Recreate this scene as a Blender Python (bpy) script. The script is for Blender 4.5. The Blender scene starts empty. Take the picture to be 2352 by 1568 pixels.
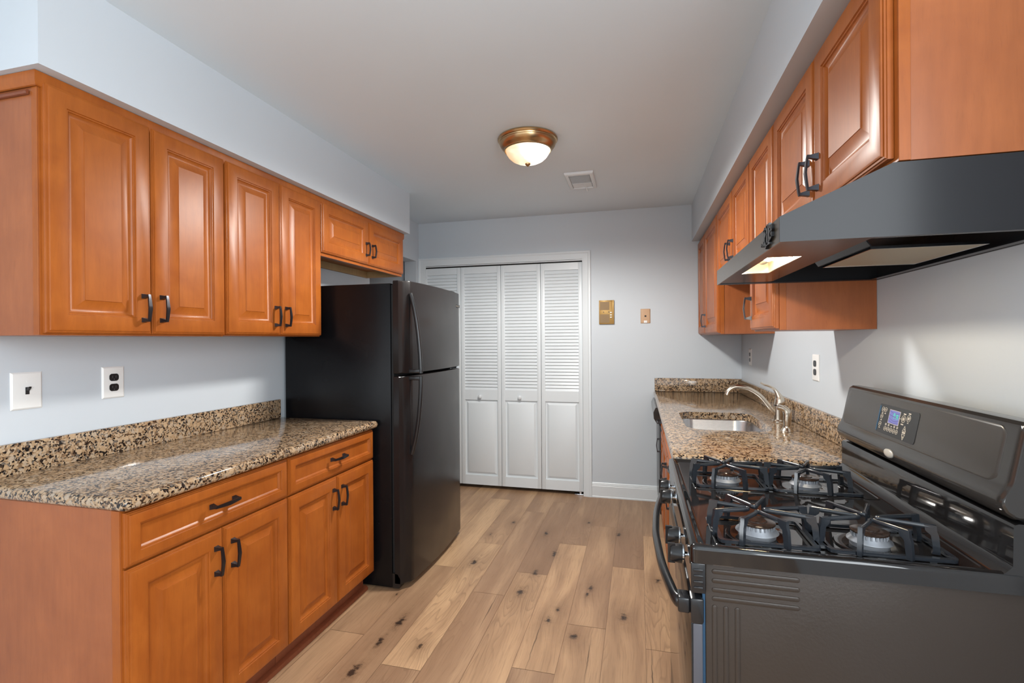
import bpy, bmesh, math, random
from mathutils import Vector, Matrix

random.seed(7)
S = bpy.context.scene
C = S.collection

# ------------------------------------------------------------------ camera
YAW, PITCH, ROLL = 0.2523, -0.0026, -0.0070
CAM = Vector((0.0, 0.0, 1.3413))
cam_d = bpy.data.cameras.new('camera')
cam_d.sensor_width = 36.0
cam_d.lens = 1127.89 / 2352 * 36.0
cam_d.clip_start = 0.02
cam = bpy.data.objects.new('camera', cam_d)
C.objects.link(cam)
_R = Vector((math.cos(YAW), math.sin(YAW), 0))
_D = Vector((-math.sin(YAW), math.cos(YAW), 0))
_U = Vector((0, 0, 1))
_d = _D * math.cos(PITCH) + _U * math.sin(PITCH)
_u = -_D * math.sin(PITCH) + _U * math.cos(PITCH)
_r = _R * math.cos(ROLL) + _u * math.sin(ROLL)
_u2 = -_R * math.sin(ROLL) + _u * math.cos(ROLL)
m = Matrix(((_r.x, _u2.x, -_d.x, CAM.x), (_r.y, _u2.y, -_d.y, CAM.y), (_r.z, _u2.z, -_d.z, CAM.z), (0, 0, 0, 1)))
cam.matrix_world = m
S.camera = cam

# ------------------------------------------------------------------ exposure, world, large lights
S.view_settings.view_transform = 'Standard'
S.view_settings.look = 'None'
S.view_settings.gamma = 1.0
S.view_settings.use_curve_mapping = False
S.view_settings.exposure = 0.0

W = bpy.data.worlds.new('daylight'); S.world = W
W.use_nodes = True
W.node_tree.nodes['Background'].inputs[0].default_value = (0.86, 0.93, 1.0, 1)
W.node_tree.nodes['Background'].inputs[1].default_value = 1.0


def area(name, loc, direction, sx, sy, energy, color):
    l = bpy.data.lights.new(name, 'AREA')
    l.shape = 'RECTANGLE'; l.size = sx; l.size_y = sy; l.energy = energy; l.color = color
    o = bpy.data.objects.new(name, l); C.objects.link(o)
    o.location = loc
    o.rotation_euler = Vector(direction).to_track_quat('-Z', 'Y').to_euler()
    return o


# added fill lights, out of view, in place of daylight from rooms round the camera
area('fill_light_rear', (-1.1, -2.72, 1.35), (0, 1, 0), 4.2, 2.0, 34, (0.90, 0.96, 1.0))
area('fill_light_dining', (-4.15, -0.8, 1.35), (1, 0.12, 0), 2.8, 2.0, 120, (0.90, 0.96, 1.0))
area('fill_light_side', (0.80, -0.75, 1.62), (-1, 0.25, 0), 2.4, 1.25, 78, (0.90, 0.96, 1.0))

# ------------------------------------------------------------------ node helpers


def new_mat(name):
    mt = bpy.data.materials.new(name); mt.use_nodes = True
    nt = mt.node_tree
    for n in list(nt.nodes): nt.nodes.remove(n)
    out = nt.nodes.new('ShaderNodeOutputMaterial')
    b = nt.nodes.new('ShaderNodeBsdfPrincipled')
    nt.links.new(b.outputs[0], out.inputs[0])
    return mt, nt, b


def setin(nt, node, key, v):
    if isinstance(v, bpy.types.NodeSocket): nt.links.new(v, node.inputs[key])
    else: node.inputs[key].default_value = v


def coords(nt, scale=(1, 1, 1), loc=(0, 0, 0), kind='Object'):
    t = nt.nodes.new('ShaderNodeTexCoord')
    mp = nt.nodes.new('ShaderNodeMapping')
    mp.inputs['Scale'].default_value = scale
    mp.inputs['Location'].default_value = loc
    nt.links.new(t.outputs[kind], mp.inputs[0])
    return mp.outputs[0]


def noise(nt, vec, scale, detail=3.0, rough=0.5, dist=0.0):
    n = nt.nodes.new('ShaderNodeTexNoise')
    nt.links.new(vec, n.inputs['Vector'])
    n.inputs['Scale'].default_value = scale; n.inputs['Detail'].default_value = detail
    n.inputs['Roughness'].default_value = rough; n.inputs['Distortion'].default_value = dist
    return n


def ramp(nt, fac, stops, interp='LINEAR'):
    r = nt.nodes.new('ShaderNodeValToRGB')
    r.color_ramp.interpolation = interp
    e = r.color_ramp.elements
    while len(e) < len(stops): e.new(0.5)
    for k, (p, c) in enumerate(stops):
        e[k].position = p
        e[k].color = (c, c, c, 1) if not isinstance(c, tuple) else (c[0], c[1], c[2], 1)
    nt.links.new(fac, r.inputs[0])
    return r.outputs[0]


def mix(nt, fac, a, b, mode='MIX'):
    n = nt.nodes.new('ShaderNodeMix'); n.data_type = 'RGBA'; n.blend_type = mode
    setin(nt, n, 0, fac)
    for k, v in ((6, a), (7, b)):
        if isinstance(v, bpy.types.NodeSocket): nt.links.new(v, n.inputs[k])
        else: n.inputs[k].default_value = (v[0], v[1], v[2], 1)
    return n.outputs[2]


def mth(nt, op, a, b=None, c=None):
    n = nt.nodes.new('ShaderNodeMath'); n.operation = op
    for k, v in enumerate((a, b, c)):
        if v is None: continue
        if isinstance(v, bpy.types.NodeSocket): nt.links.new(v, n.inputs[k])
        else: n.inputs[k].default_value = v
    return n.outputs[0]


def bump(nt, b, height, strength, dist=0.002):
    n = nt.nodes.new('ShaderNodeBump')
    n.inputs['Strength'].default_value = strength; n.inputs['Distance'].default_value = dist
    nt.links.new(height, n.inputs['Height'])
    nt.links.new(n.outputs[0], b.inputs['Normal'])


def simple(name, col, rough=0.5, metal=0.0, coat=0.0, spec=0.5, coat_rough=0.1):
    mt, nt, b = new_mat(name)
    b.inputs['Base Color'].default_value = (col[0], col[1], col[2], 1)
    b.inputs['Roughness'].default_value = rough; b.inputs['Metallic'].default_value = metal
    b.inputs['Coat Weight'].default_value = coat; b.inputs['Coat Roughness'].default_value = coat_rough
    b.inputs['Specular IOR Level'].default_value = spec
    return mt


def paint(name, col, rough=0.55, bs=0.06):
    mt, nt, b = new_mat(name)
    v = coords(nt)
    n = noise(nt, v, 90.0, 4)
    n2 = noise(nt, v, 1.3, 2)
    c = mix(nt, ramp(nt, n2.outputs[0], [(0.3, 0.0), (0.7, 1.0)]), tuple(x * 0.98 for x in col), tuple(min(1, x * 1.02) for x in col))
    nt.links.new(c, b.inputs['Base Color'])
    b.inputs['Roughness'].default_value = rough
    bump(nt, b, n.outputs[0], bs, 0.002)
    return mt


M = {}
M['wall'] = paint('wall_paint', (0.570, 0.616, 0.658), 0.5)
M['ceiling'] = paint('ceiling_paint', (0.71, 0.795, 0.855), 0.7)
M['trim'] = paint('white_trim_paint', (0.72, 0.765, 0.79), 0.35, 0.02)
M['plate'] = simple('white_plastic', (0.82, 0.82, 0.80), 0.35)


def wood(name, dark, light, rough=0.33, grain_axis='z', coat=0.25):
    mt, nt, b = new_mat(name)
    sc = {'z': (1, 1, 0.12), 'y': (1, 0.12, 1), 'x': (0.12, 1, 1)}[grain_axis]
    v = coords(nt, sc)
    vb = coords(nt)
    big = noise(nt, vb, 4.5, 3, 0.6, 0.6)
    gr = noise(nt, v, 55.0, 5, 0.6, 0.3)
    pore = noise(nt, v, 260.0, 2, 0.5)
    c = mix(nt, ramp(nt, big.outputs[0], [(0.28, 0.0), (0.72, 1.0)]), dark, light)
    c = mix(nt, mth(nt, 'MULTIPLY', ramp(nt, gr.outputs[0], [(0.35, 0.0), (0.7, 1.0)]), 0.30), c, tuple(x * 0.62 for x in dark))
    c = mix(nt, mth(nt, 'MULTIPLY', ramp(nt, pore.outputs[0], [(0.6, 0.0), (0.75, 1.0)]), 0.18), c, tuple(x * 0.5 for x in dark))
    nt.links.new(c, b.inputs['Base Color'])
    b.inputs['Roughness'].default_value = rough
    b.inputs['Specular IOR Level'].default_value = 0.33
    b.inputs['Coat Weight'].default_value = coat; b.inputs['Coat Roughness'].default_value = 0.22
    bump(nt, b, gr.outputs[0], 0.05, 0.001)
    return mt


M['wood'] = wood('stained_maple', (0.30, 0.073, 0.010), (0.42, 0.120, 0.018), 0.36, 'z', 0.0)
M['wood_side'] = wood('stained_maple_veneer', (0.31, 0.092, 0.030), (0.385, 0.122, 0.040), 0.30, 'z', 0.06)
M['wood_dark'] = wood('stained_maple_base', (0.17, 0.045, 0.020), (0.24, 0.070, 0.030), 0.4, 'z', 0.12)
M['wood_raw'] = wood('unfinished_plywood', (0.42, 0.26, 0.11), (0.52, 0.34, 0.16), 0.6, coat=0.0)


def granite(name):
    mt, nt, b = new_mat(name)
    v0 = coords(nt)
    warp = noise(nt, v0, 26.0, 3, 0.6)
    vm = nt.nodes.new('ShaderNodeVectorMath'); vm.operation = 'MULTIPLY_ADD'
    nt.links.new(warp.outputs['Color'], vm.inputs[0]); vm.inputs[1].default_value = (0.02, 0.02, 0.02)
    nt.links.new(v0, vm.inputs[2])
    v = vm.outputs[0]
    # large tan crystals
    vor = nt.nodes.new('ShaderNodeTexVoronoi'); vor.feature = 'F1'; vor.inputs['Scale'].default_value = 48.0
    nt.links.new(v, vor.inputs['Vector'])
    vor2 = nt.nodes.new('ShaderNodeTexVoronoi'); vor2.feature = 'F1'; vor2.inputs['Scale'].default_value = 175.0
    nt.links.new(v, vor2.inputs['Vector'])
    sep = nt.nodes.new('ShaderNodeSeparateColor'); nt.links.new(vor2.outputs['Color'], sep.inputs[0])
    sepb = nt.nodes.new('ShaderNodeSeparateColor'); nt.links.new(vor.outputs['Color'], sepb.inputs[0])
    grain = ramp(nt, sep.outputs[0], [(0.0, (0.012, 0.009, 0.008)), (0.21, (0.045, 0.026, 0.016)), (0.28, (0.20, 0.122, 0.068)), (0.46, (0.37, 0.245, 0.140)), (0.74, (0.44, 0.325, 0.215)), (0.92, (0.13, 0.105, 0.085))], 'CONSTANT')
    tan = ramp(nt, sepb.outputs[1], [(0.0, (0.42, 0.275, 0.155)), (0.5, (0.51, 0.36, 0.22)), (0.8, (0.42, 0.335, 0.25))])
    sub = noise(nt, v, 300.0, 2, 0.6)
    tan = mix(nt, mth(nt, 'MULTIPLY', ramp(nt, sub.outputs[0], [(0.4, 0.0), (0.72, 1.0)]), 0.45), tan, (0.22, 0.14, 0.08))
    # where large crystals rule
    big = noise(nt, v0, 17.0, 3, 0.6)
    reg = ramp(nt, big.outputs[0], [(0.50, 0.0), (0.56, 1.0)])
    near = ramp(nt, vor.outputs['Distance'], [(0.40, 1.0), (0.52, 0.0)])
    sel = mth(nt, 'MAXIMUM', mth(nt, 'MULTIPLY', reg, near), mth(nt, 'MULTIPLY', mth(nt, 'GREATER_THAN', sepb.outputs[0], 0.72), near))
    c = mix(nt, sel, grain, tan)
    nt.links.new(c, b.inputs['Base Color'])
    b.inputs['Roughness'].default_value = 0.09
    b.inputs['Specular IOR Level'].default_value = 0.55
    return mt


M['granite'] = granite('polished_granite')


def appliance(name, col, rough, bs, bscale, bdist=0.001, spec=0.35):
    mt, nt, b = new_mat(name)
    v = coords(nt)
    n = noise(nt, v, bscale, 2, 0.5)
    b.inputs['Base Color'].default_value = (col[0], col[1], col[2], 1)
    b.inputs['Specular IOR Level'].default_value = spec
    sm = noise(nt, v, 5.0, 3, 0.6)
    r = nt.nodes.new('ShaderNodeMapRange')
    nt.links.new(sm.outputs[0], r.inputs[0]); r.inputs[1].default_value = 0.3; r.inputs[2].default_value = 0.7
    r.inputs[3].default_value = rough * 0.85; r.inputs[4].default_value = rough * 1.2
    nt.links.new(r.outputs[0], b.inputs['Roughness'])
    bump(nt, b, n.outputs[0], bs, bdist)
    return mt


M['fridge_side'] = appliance('black_textured_steel', (0.005, 0.005, 0.006), 0.24, 0.25, 220.0, spec=0.22)
M['fridge_door'] = appliance('black_smooth_steel', (0.014, 0.012, 0.012), 0.22, 0.12, 260.0, spec=0.30)
M['range_side'] = appliance('black_embossed_steel', (0.036, 0.026, 0.020), 0.34, 0.30, 180.0, spec=0.32)
M['gloss'] = simple('black_porcelain_enamel', (0.010, 0.009, 0.009), 0.055, spec=0.7)
M['black'] = simple('black_plastic', (0.012, 0.012, 0.013), 0.25)
M['black_soft'] = simple('black_satin', (0.018, 0.018, 0.019), 0.38)
M['console'] = simple('black_console_enamel', (0.026, 0.023, 0.021), 0.13, spec=0.6)
M['console_panel'] = simple('smoke_console_panel', (0.044, 0.040, 0.037), 0.24, spec=0.42)
M['hood'] = simple('black_hood_enamel', (0.022, 0.022, 0.024), 0.22, spec=0.20)
M['hood_dark'] = simple('black_hood_cavity', (0.008, 0.008, 0.008), 0.35)
M['iron'] = simple('cast_iron_enamel', (0.018, 0.021, 0.026), 0.20, spec=0.7)
M['bronze'] = simple('dark_bronze', (0.055, 0.055, 0.062), 0.30, 0.85)
M['nickel'] = simple('brushed_nickel', (0.62, 0.55, 0.46), 0.24, 1.0)
M['alu'] = simple('burner_aluminium', (0.27, 0.28, 0.30), 0.45, 0.5)
M['cap'] = simple('burner_cap_enamel', (0.030, 0.018, 0.013), 0.22)
M['chrome'] = simple('chrome', (0.75, 0.78, 0.82), 0.12, 1.0)
M['brass'] = simple('antique_brass', (0.52, 0.36, 0.19), 0.28, 1.0)
M['intercom'] = simple('gold_plastic', (0.36, 0.21, 0.055), 0.35, 0.35)
M['intercom_grille'] = simple('gold_grille', (0.22, 0.135, 0.055), 0.5, 0.2)
M['almond'] = simple('almond_plastic', (0.55, 0.34, 0.19), 0.4)
M['dark_gap'] = simple('dark_gap', (0.008, 0.008, 0.008), 0.7)
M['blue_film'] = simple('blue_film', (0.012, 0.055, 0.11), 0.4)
M['grey_metal'] = simple('grey_enamel', (0.085, 0.085, 0.10), 0.4, 0.3)
M['legend'] = simple('panel_legend', (0.52, 0.46, 0.38), 0.5)
M['pearl'] = simple('pearl_badge', (0.52, 0.49, 0.44), 0.3, 0.2)
M['lip'] = simple('hood_lip_enamel', (0.050, 0.040, 0.028), 0.20, spec=0.8)
M['ivory'] = simple('ivory_lamp_housing', (0.80, 0.74, 0.60), 0.5)


def steel(name):
    mt, nt, b = new_mat(name)
    v = coords(nt, (1, 1, 14))
    n = noise(nt, v, 60.0, 3)
    c = ramp(nt, n.outputs[0], [(0.3, (0.42, 0.42, 0.43)), (0.7, (0.56, 0.56, 0.57))])
    nt.links.new(c, b.inputs['Base Color'])
    b.inputs['Metallic'].default_value = 1.0; b.inputs['Roughness'].default_value = 0.27
    return mt


M['steel'] = steel('stainless_steel')


def mesh_filter(name):
    mt, nt, b = new_mat(name)
    v = coords(nt)
    w = nt.nodes.new('ShaderNodeTexWave'); w.bands_direction = 'Y'; w.inputs['Scale'].default_value = 70.0
    nt.links.new(v, w.inputs['Vector'])
    c = ramp(nt, w.outputs[0], [(0.2, (0.34, 0.27, 0.18)), (0.8, (0.62, 0.54, 0.40))])
    nt.links.new(c, b.inputs['Base Color'])
    b.inputs['Metallic'].default_value = 0.8; b.inputs['Roughness'].default_value = 0.45
    return mt


M['filter'] = mesh_filter('aluminium_mesh')


def emit(name, col, strength, base=(0.8, 0.8, 0.8)):
    mt, nt, b = new_mat(name)
    b.inputs['Base Color'].default_value = (base[0], base[1], base[2], 1)
    b.inputs['Emission Color'].default_value = (col[0], col[1], col[2], 1)
    b.inputs['Emission Strength'].default_value = strength
    return mt


def glowing_glass(name, col, strength):
    mt = bpy.data.materials.new(name); mt.use_nodes = True
    nt = mt.node_tree
    for n in list(nt.nodes): nt.nodes.remove(n)
    out = nt.nodes.new('ShaderNodeOutputMaterial'); ad = nt.nodes.new('ShaderNodeAddShader')
    tr = nt.nodes.new('ShaderNodeBsdfTransparent'); em = nt.nodes.new('ShaderNodeEmission')
    em.inputs[0].default_value = (col[0], col[1], col[2], 1); em.inputs[1].default_value = strength
    nt.links.new(tr.outputs[0], ad.inputs[0]); nt.links.new(em.outputs[0], ad.inputs[1]); nt.links.new(ad.outputs[0], out.inputs[0])
    return mt


M['bulb'] = glowing_glass('lit_bulb_glass', (1.0, 0.88, 0.66), 3.0)
M['digits'] = emit('lit_green_digits', (0.02, 0.9, 0.36), 0.8, (0.0, 0.2, 0.1))
M['display'] = emit('lit_blue_display', (0.10, 0.12, 0.36), 0.6, (0.1, 0.1, 0.25))
M['display_line'] = simple('display_streak', (0.02, 0.025, 0.10), 0.3)


def dome_mat(name):
    mt, nt, b = new_mat(name)
    v = coords(nt)
    sep = nt.nodes.new('ShaderNodeSeparateXYZ'); nt.links.new(v, sep.inputs[0])
    cl = noise(nt, v, 13.0, 2, 0.5, 0.4)
    t = mth(nt, 'ADD', mth(nt, 'MULTIPLY', sep.outputs[0], 4.2), mth(nt, 'MULTIPLY', cl.outputs[0], 0.9))
    c = ramp(nt, t, [(0.10, (1.0, 0.60, 0.26)), (0.45, (1.0, 0.80, 0.52)), (0.70, (1.0, 0.93, 0.82))])
    b.inputs['Base Color'].default_value = (0.8, 0.78, 0.72, 1)
    nt.links.new(c, b.inputs['Emission Color'])
    st = ramp(nt, t, [(0.10, 0.22), (0.45, 0.32), (0.70, 1.0)])
    nt.links.new(mth(nt, 'MULTIPLY', st, 3.2), b.inputs['Emission Strength'])
    b.inputs['Roughness'].default_value = 0.25
    return mt


M['dome'] = dome_mat('lit_alabaster_glass')

# knot x, y, size, stretch along the plank
KNOTS = [(-0.973, 2.811, 1.0, .45), (-0.618, 2.538, 1.15, .5), (-0.081, 2.427, 1.1, .6), (-0.428, 2.317, .8, .5), (-0.295, 2.214, .9, .7), (0.096, 2.836, .9, .6), (-0.937, 1.98, .8, .7), (-1.126, 1.967, .9, .3), (-1.112, 2.134, 1.0, .28), (-1.132, 1.77, 1.2, .4), (-0.586, 2.771, .9, .5), (-0.258, 2.666, .7, .4), (0.06, 1.55, .8, .5), (-0.63, 3.35, .8, .35), (-0.36, 3.62, .6, .5), (-0.9, 3.5, .7, .5), (-0.14, 3.45, .8, .4), (-0.75, 1.6, .9, .5), (-0.27, 2.60, .5, .4), (-0.40, 2.42, .55, .4), (-1.25, 2.36, .5, .5), (-0.52, 3.05, .8, .3), (-1.0, 3.25, .5, .5)]
# fine dark splits running with the grain: x, y
SPLITS = [(-0.728, 2.34, .16), (-0.455, 2.15, .20), (-0.215, 2.08, .14), (0.045, 2.02, .22)]


def floor_mat(name):
    mt, nt, b = new_mat(name)
    v0 = coords(nt)
    a = nt.nodes.new('ShaderNodeAttribute'); a.attribute_name = 'tone'
    a2 = nt.nodes.new('ShaderNodeAttribute'); a2.attribute_name = 'shift'
    vm = nt.nodes.new('ShaderNodeVectorMath'); vm.operation = 'ADD'
    nt.links.new(v0, vm.inputs[0]); nt.links.new(a2.outputs['Color'], vm.inputs[1])
    dmin = None
    for kx, ky, ks, ke in KNOTS:
        ks *= 1.35
        mp = nt.nodes.new('ShaderNodeMapping'); nt.links.new(v0, mp.inputs[0])
        mp.inputs['Location'].default_value = (-kx / ks, -ky * ke / ks, 0); mp.inputs['Scale'].default_value = (1 / ks, ke / ks, 1)
        ln = nt.nodes.new('ShaderNodeVectorMath'); ln.operation = 'LENGTH'; nt.links.new(mp.outputs[0], ln.inputs[0])
        dmin = ln.outputs['Value'] if dmin is None else mth(nt, 'MINIMUM', dmin, ln.outputs['Value'])
    smin = None
    wob = noise(nt, v0, 14.0, 2)
    wobs = mth(nt, 'MULTIPLY', mth(nt, 'SUBTRACT', wob.outputs[0], 0.5), 0.012)
    for kx, ky, kl in SPLITS:
        mp = nt.nodes.new('ShaderNodeMapping'); nt.links.new(v0, mp.inputs[0])
        sy_ = .0022 / kl
        mp.inputs['Location'].default_value = (-kx, -ky * sy_, 0); mp.inputs['Scale'].default_value = (1, sy_, 1)
        sp = nt.nodes.new('ShaderNodeSeparateXYZ'); nt.links.new(mp.outputs[0], sp.inputs[0])
        dx = mth(nt, 'ABSOLUTE', mth(nt, 'ADD', sp.outputs[0], wobs)); dy = mth(nt, 'ABSOLUTE', sp.outputs[1])
        d_ = mth(nt, 'ADD', dx, dy)
        smin = d_ if smin is None else mth(nt, 'MINIMUM', smin, d_)
    # grain bends round the knots
    bend = ramp(nt, dmin, [(0.0, 1.0), (0.12, 0.0)])
    cmb = nt.nodes.new('ShaderNodeCombineXYZ')
    nt.links.new(mth(nt, 'MULTIPLY', bend, 0.03), cmb.inputs[0])
    vb = nt.nodes.new('ShaderNodeVectorMath'); vb.operation = 'ADD'
    nt.links.new(vm.outputs[0], vb.inputs[0]); nt.links.new(cmb.outputs[0], vb.inputs[1])

    def st(sx, sy_):
        q = nt.nodes.new('ShaderNodeMapping'); nt.links.new(vb.outputs[0], q.inputs[0]); q.inputs['Scale'].default_value = (sx, sy_, 1)
        return q.outputs[0]
    g1 = noise(nt, st(1, 0.035), 150.0, 5, 0.6, 0.15)
    g2 = noise(nt, st(1, 0.022), 420.0, 3, 0.6, 0.1)
    band = noise(nt, st(1, 0.09), 11.0, 2, 0.5, 0.3)
    cath = noise(nt, st(1, 0.13), 8.0, 1.5, 0.5)
    rings = mth(nt, 'FRACT', mth(nt, 'MULTIPLY', cath.outputs[0], 26.0))
    rings = ramp(nt, rings, [(0.0, 0.0), (0.70, 0.25), (0.92, 1.0), (1.0, 0.1)])
    where = noise(nt, st(1, 0.25), 3.5, 1, 0.5)
    ringw = mth(nt, 'MULTIPLY', rings, ramp(nt, where.outputs[0], [(0.48, 0.0), (0.62, 0.42)]))
    base = ramp(nt, a.outputs['Fac'], [(0.0, (0.27, 0.160, 0.096)), (0.35, (0.37, 0.226, 0.132)), (0.65, (0.49, 0.303, 0.170)), (1.0, (0.62, 0.400, 0.225))])
    base = mix(nt, mth(nt, 'MULTIPLY', ramp(nt, band.outputs[0], [(0.40, 0.0), (0.66, 1.0)]), 0.48), base, (0.245, 0.135, 0.075))
    base = mix(nt, mth(nt, 'MULTIPLY', ramp(nt, band.outputs[0], [(0.30, 1.0), (0.46, 0.0)]), 0.30), base, (0.64, 0.42, 0.24))
    base = mix(nt, ringw, base, (0.17, 0.095, 0.052))
    base = mix(nt, mth(nt, 'MULTIPLY', ramp(nt, g1.outputs[0], [(0.50, 0.0), (0.70, 1.0)]), 0.40), base, (0.20, 0.112, 0.060))
    base = mix(nt, mth(nt, 'MULTIPLY', ramp(nt, g2.outputs[0], [(0.55, 0.0), (0.72, 1.0)]), 0.30), base, (0.19, 0.105, 0.056))
    kn = noise(nt, v0, 38.0, 4, 0.65)
    kd = mth(nt, 'ADD', dmin, mth(nt, 'MULTIPLY', mth(nt, 'SUBTRACT', kn.outputs[0], 0.5), 0.040))
    halo = ramp(nt, kd, [(0.004, 1.0), (0.030, 0.45), (0.085, 0.0)])
    core = ramp(nt, kd, [(0.004, 1.0), (0.013, 0.0)])
    base = mix(nt, mth(nt, 'MULTIPLY', halo, 0.62), base, (0.155, 0.082, 0.042))
    base = mix(nt, mth(nt, 'MULTIPLY', core, 0.95), base, (0.030, 0.017, 0.012))
    base = mix(nt, mth(nt, 'MULTIPLY', ramp(nt, smin, [(0.0008, 1.0), (0.0024, 0.0)]), 0.92), base, (0.035, 0.020, 0.013))
    nt.links.new(base, b.inputs['Base Color'])
    b.inputs['Roughness'].default_value = 0.40
    b.inputs['Specular IOR Level'].default_value = 0.4
    bump(nt, b, g1.outputs[0], 0.10, 0.001)
    return mt


M['floor'] = floor_mat('oak_plank')

# ------------------------------------------------------------------ mesh helpers
ORIGIN = {}


def root_of(o):
    while o.parent is not None: o = o.parent
    return o


def obj(name, bm, mat, parent=None, smooth=35, label=None, recalc=True):
    """link one mesh; all builders work in world coordinates, parts are shifted to their thing's base"""
    if recalc: bmesh.ops.recalc_face_normals(bm, faces=bm.faces[:])
    org = Vector((0, 0, 0))
    if parent is not None: org = ORIGIN.get(root_of(parent).name, org)
    if org.length: bmesh.ops.translate(bm, vec=-org, verts=bm.verts[:])
    me = bpy.data.meshes.new(name)
    bm.to_mesh(me); bm.free()
    if smooth:
        me.polygons.foreach_set('use_smooth', [True] * len(me.polygons))
        me.set_sharp_from_angle(angle=math.radians(smooth))
    if mat is not None: me.materials.append(mat)
    o = bpy.data.objects.new(name, me); C.objects.link(o)
    if parent is not None: o.parent = parent
    if label: o['label'] = label
    return o


def tag(o, label, cat, group=None):
    o['label'] = label; o['category'] = cat
    if group: o['group'] = group
    return o


def thing(name, label, cat, loc, group=None):
    o = bpy.data.objects.new(name, None); C.objects.link(o)
    o.empty_display_size = 0.05
    o.location = loc
    ORIGIN[o.name] = Vector(loc)
    return tag(o, label, cat, group)


def struct(name, bm, mat, parent=None, smooth=35):
    o = obj(name, bm, mat, parent, smooth)
    if parent is None: o['kind'] = 'structure'
    return o


def NB(): return bmesh.new()


def merge(bm, t):
    me = bpy.data.meshes.new('tmp'); t.to_mesh(me); t.free()
    bm.from_mesh(me); bpy.data.meshes.remove(me)
    return bm


def box(bm, x0, x1, y0, y1, z0, z1, bev=0.0, seg=2):
    t = bmesh.new()
    bmesh.ops.create_cube(t, size=1.0)
    sx, sy, sz = x1 - x0, y1 - y0, z1 - z0
    for v in t.verts: v.co = Vector((x0 + sx * (v.co.x + .5), y0 + sy * (v.co.y + .5), z0 + sz * (v.co.z + .5)))
    if bev > 0:
        bev = min(bev, 0.49 * min(abs(sx), abs(sy), abs(sz)))
        bmesh.ops.bevel(t, geom=t.edges[:], offset=bev, segments=seg, profile=0.5, affect='EDGES')
    return merge(bm, t)


def loops(bm, rings_, cap0=True, cap1=True):
    """skin a list of closed loops of equal length"""
    vs = [[bm.verts.new(p) for p in r] for r in rings_]
    n = len(vs[0])
    for a, b in zip(vs[:-1], vs[1:]):
        for k in range(n):
            try: bm.faces.new((a[k], a[(k + 1) % n], b[(k + 1) % n], b[k]))
            except ValueError: pass
    if cap0: bm.faces.new(vs[0][::-1])
    if cap1: bm.faces.new(vs[-1])
    return vs


def prism(bm, outline, axis, a, b):
    """outline in the two other axes (order XYZ minus axis), from a to b along axis"""
    def P(q, h):
        if axis == 'X': return (h, q[0], q[1])
        if axis == 'Y': return (q[0], h, q[1])
        return (q[0], q[1], h)
    t = bmesh.new()
    loops(t, [[P(q, a) for q in outline], [P(q, b) for q in outline]])
    return merge(bm, t)


def lathe(bm, prof, center, axis='Z', seg=32, cap=True):
    """prof: (radius, height along axis)"""
    c = Vector(center)
    ax = {'X': Vector((1, 0, 0)), 'Y': Vector((0, 1, 0)), 'Z': Vector((0, 0, 1))}[axis] if isinstance(axis, str) else Vector(axis).normalized()
    e1 = ax.orthogonal().normalized(); e2 = ax.cross(e1)
    rs = []
    for r, h in prof:
        r = max(r, 1e-4)
        rs.append([c + ax * h + e1 * (r * math.cos(2 * math.pi * k / seg)) + e2 * (r * math.sin(2 * math.pi * k / seg)) for k in range(seg)])
    t = bmesh.new(); loops(t, rs, cap, cap)
    return merge(bm, t)


def tube(bm, pts, rad, seg=10, ell=None, up=(0, 0, 1)):
    """sweep along pts; rad number or list; ell=(a,b) makes an elliptical section, a along the side vector, b along up"""
    pts = [Vector(p) for p in pts]
    n = len(pts)
    rad = rad if isinstance(rad, (list, tuple)) else [rad] * n
    rs = []
    upv = Vector(up)
    prev = None
    for k in range(n):
        d = (pts[min(k + 1, n - 1)] - pts[max(k - 1, 0)]).normalized()
        if prev is None:
            s = d.cross(upv)
            if s.length < 1e-3: s = d.orthogonal()
        else:
            s = prev - d * prev.dot(d)
        s.normalize(); prev = s
        u = s.cross(d).normalized()
        a, b = ell if ell else (1, 1)
        rs.append([pts[k] + s * (rad[k] * a * math.cos(2 * math.pi * j / seg)) + u * (rad[k] * b * math.sin(2 * math.pi * j / seg)) for j in range(seg)])
    t = bmesh.new(); loops(t, rs)
    return merge(bm, t)


def smooth_path(pts, sub=6):
    """Catmull-Rom through pts"""
    P = [Vector(p) for p in pts]
    P = [P[0] * 2 - P[1]] + P + [P[-1] * 2 - P[-2]]
    out = []
    for k in range(1, len(P) - 2):
        for j in range(sub):
            t = j / sub
            a, b, c, d = P[k - 1], P[k], P[k + 1], P[k + 2]
            out.append(0.5 * ((2 * b) + (c - a) * t + (2 * a - 5 * b + 4 * c - d) * t * t + (3 * b - a - 3 * c + d) * t ** 3))
    out.append(P[-2])
    return out


def lerp_list(vals, n):
    out = []
    for k in range(n):
        f = k / (n - 1) * (len(vals) - 1); i = min(int(f), len(vals) - 2); g = f - i
        out.append(vals[i] * (1 - g) + vals[i + 1] * g)
    return out


def rrect(x0, x1, y0, y1, r, seg=5):
    out = []
    for cx, cy, a0 in ((x1 - r, y1 - r, 0), (x0 + r, y1 - r, 90), (x0 + r, y0 + r, 180), (x1 - r, y0 + r, 270)):
        for k in range(seg + 1):
            a = math.radians(a0 + 90 * k / seg)
            out.append((cx + r * math.cos(a), cy + r * math.sin(a)))
    return out


class Frame:
    """local u, v, n axes on a face"""
    def __init__(s, O, U, V, N):
        s.O, s.U, s.V, s.N = Vector(O), Vector(U).normalized(), Vector(V).normalized(), Vector(N).normalized()

    def __call__(s, u, v, n=0.0): return s.O + s.U * u + s.V * v + s.N * n


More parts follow.
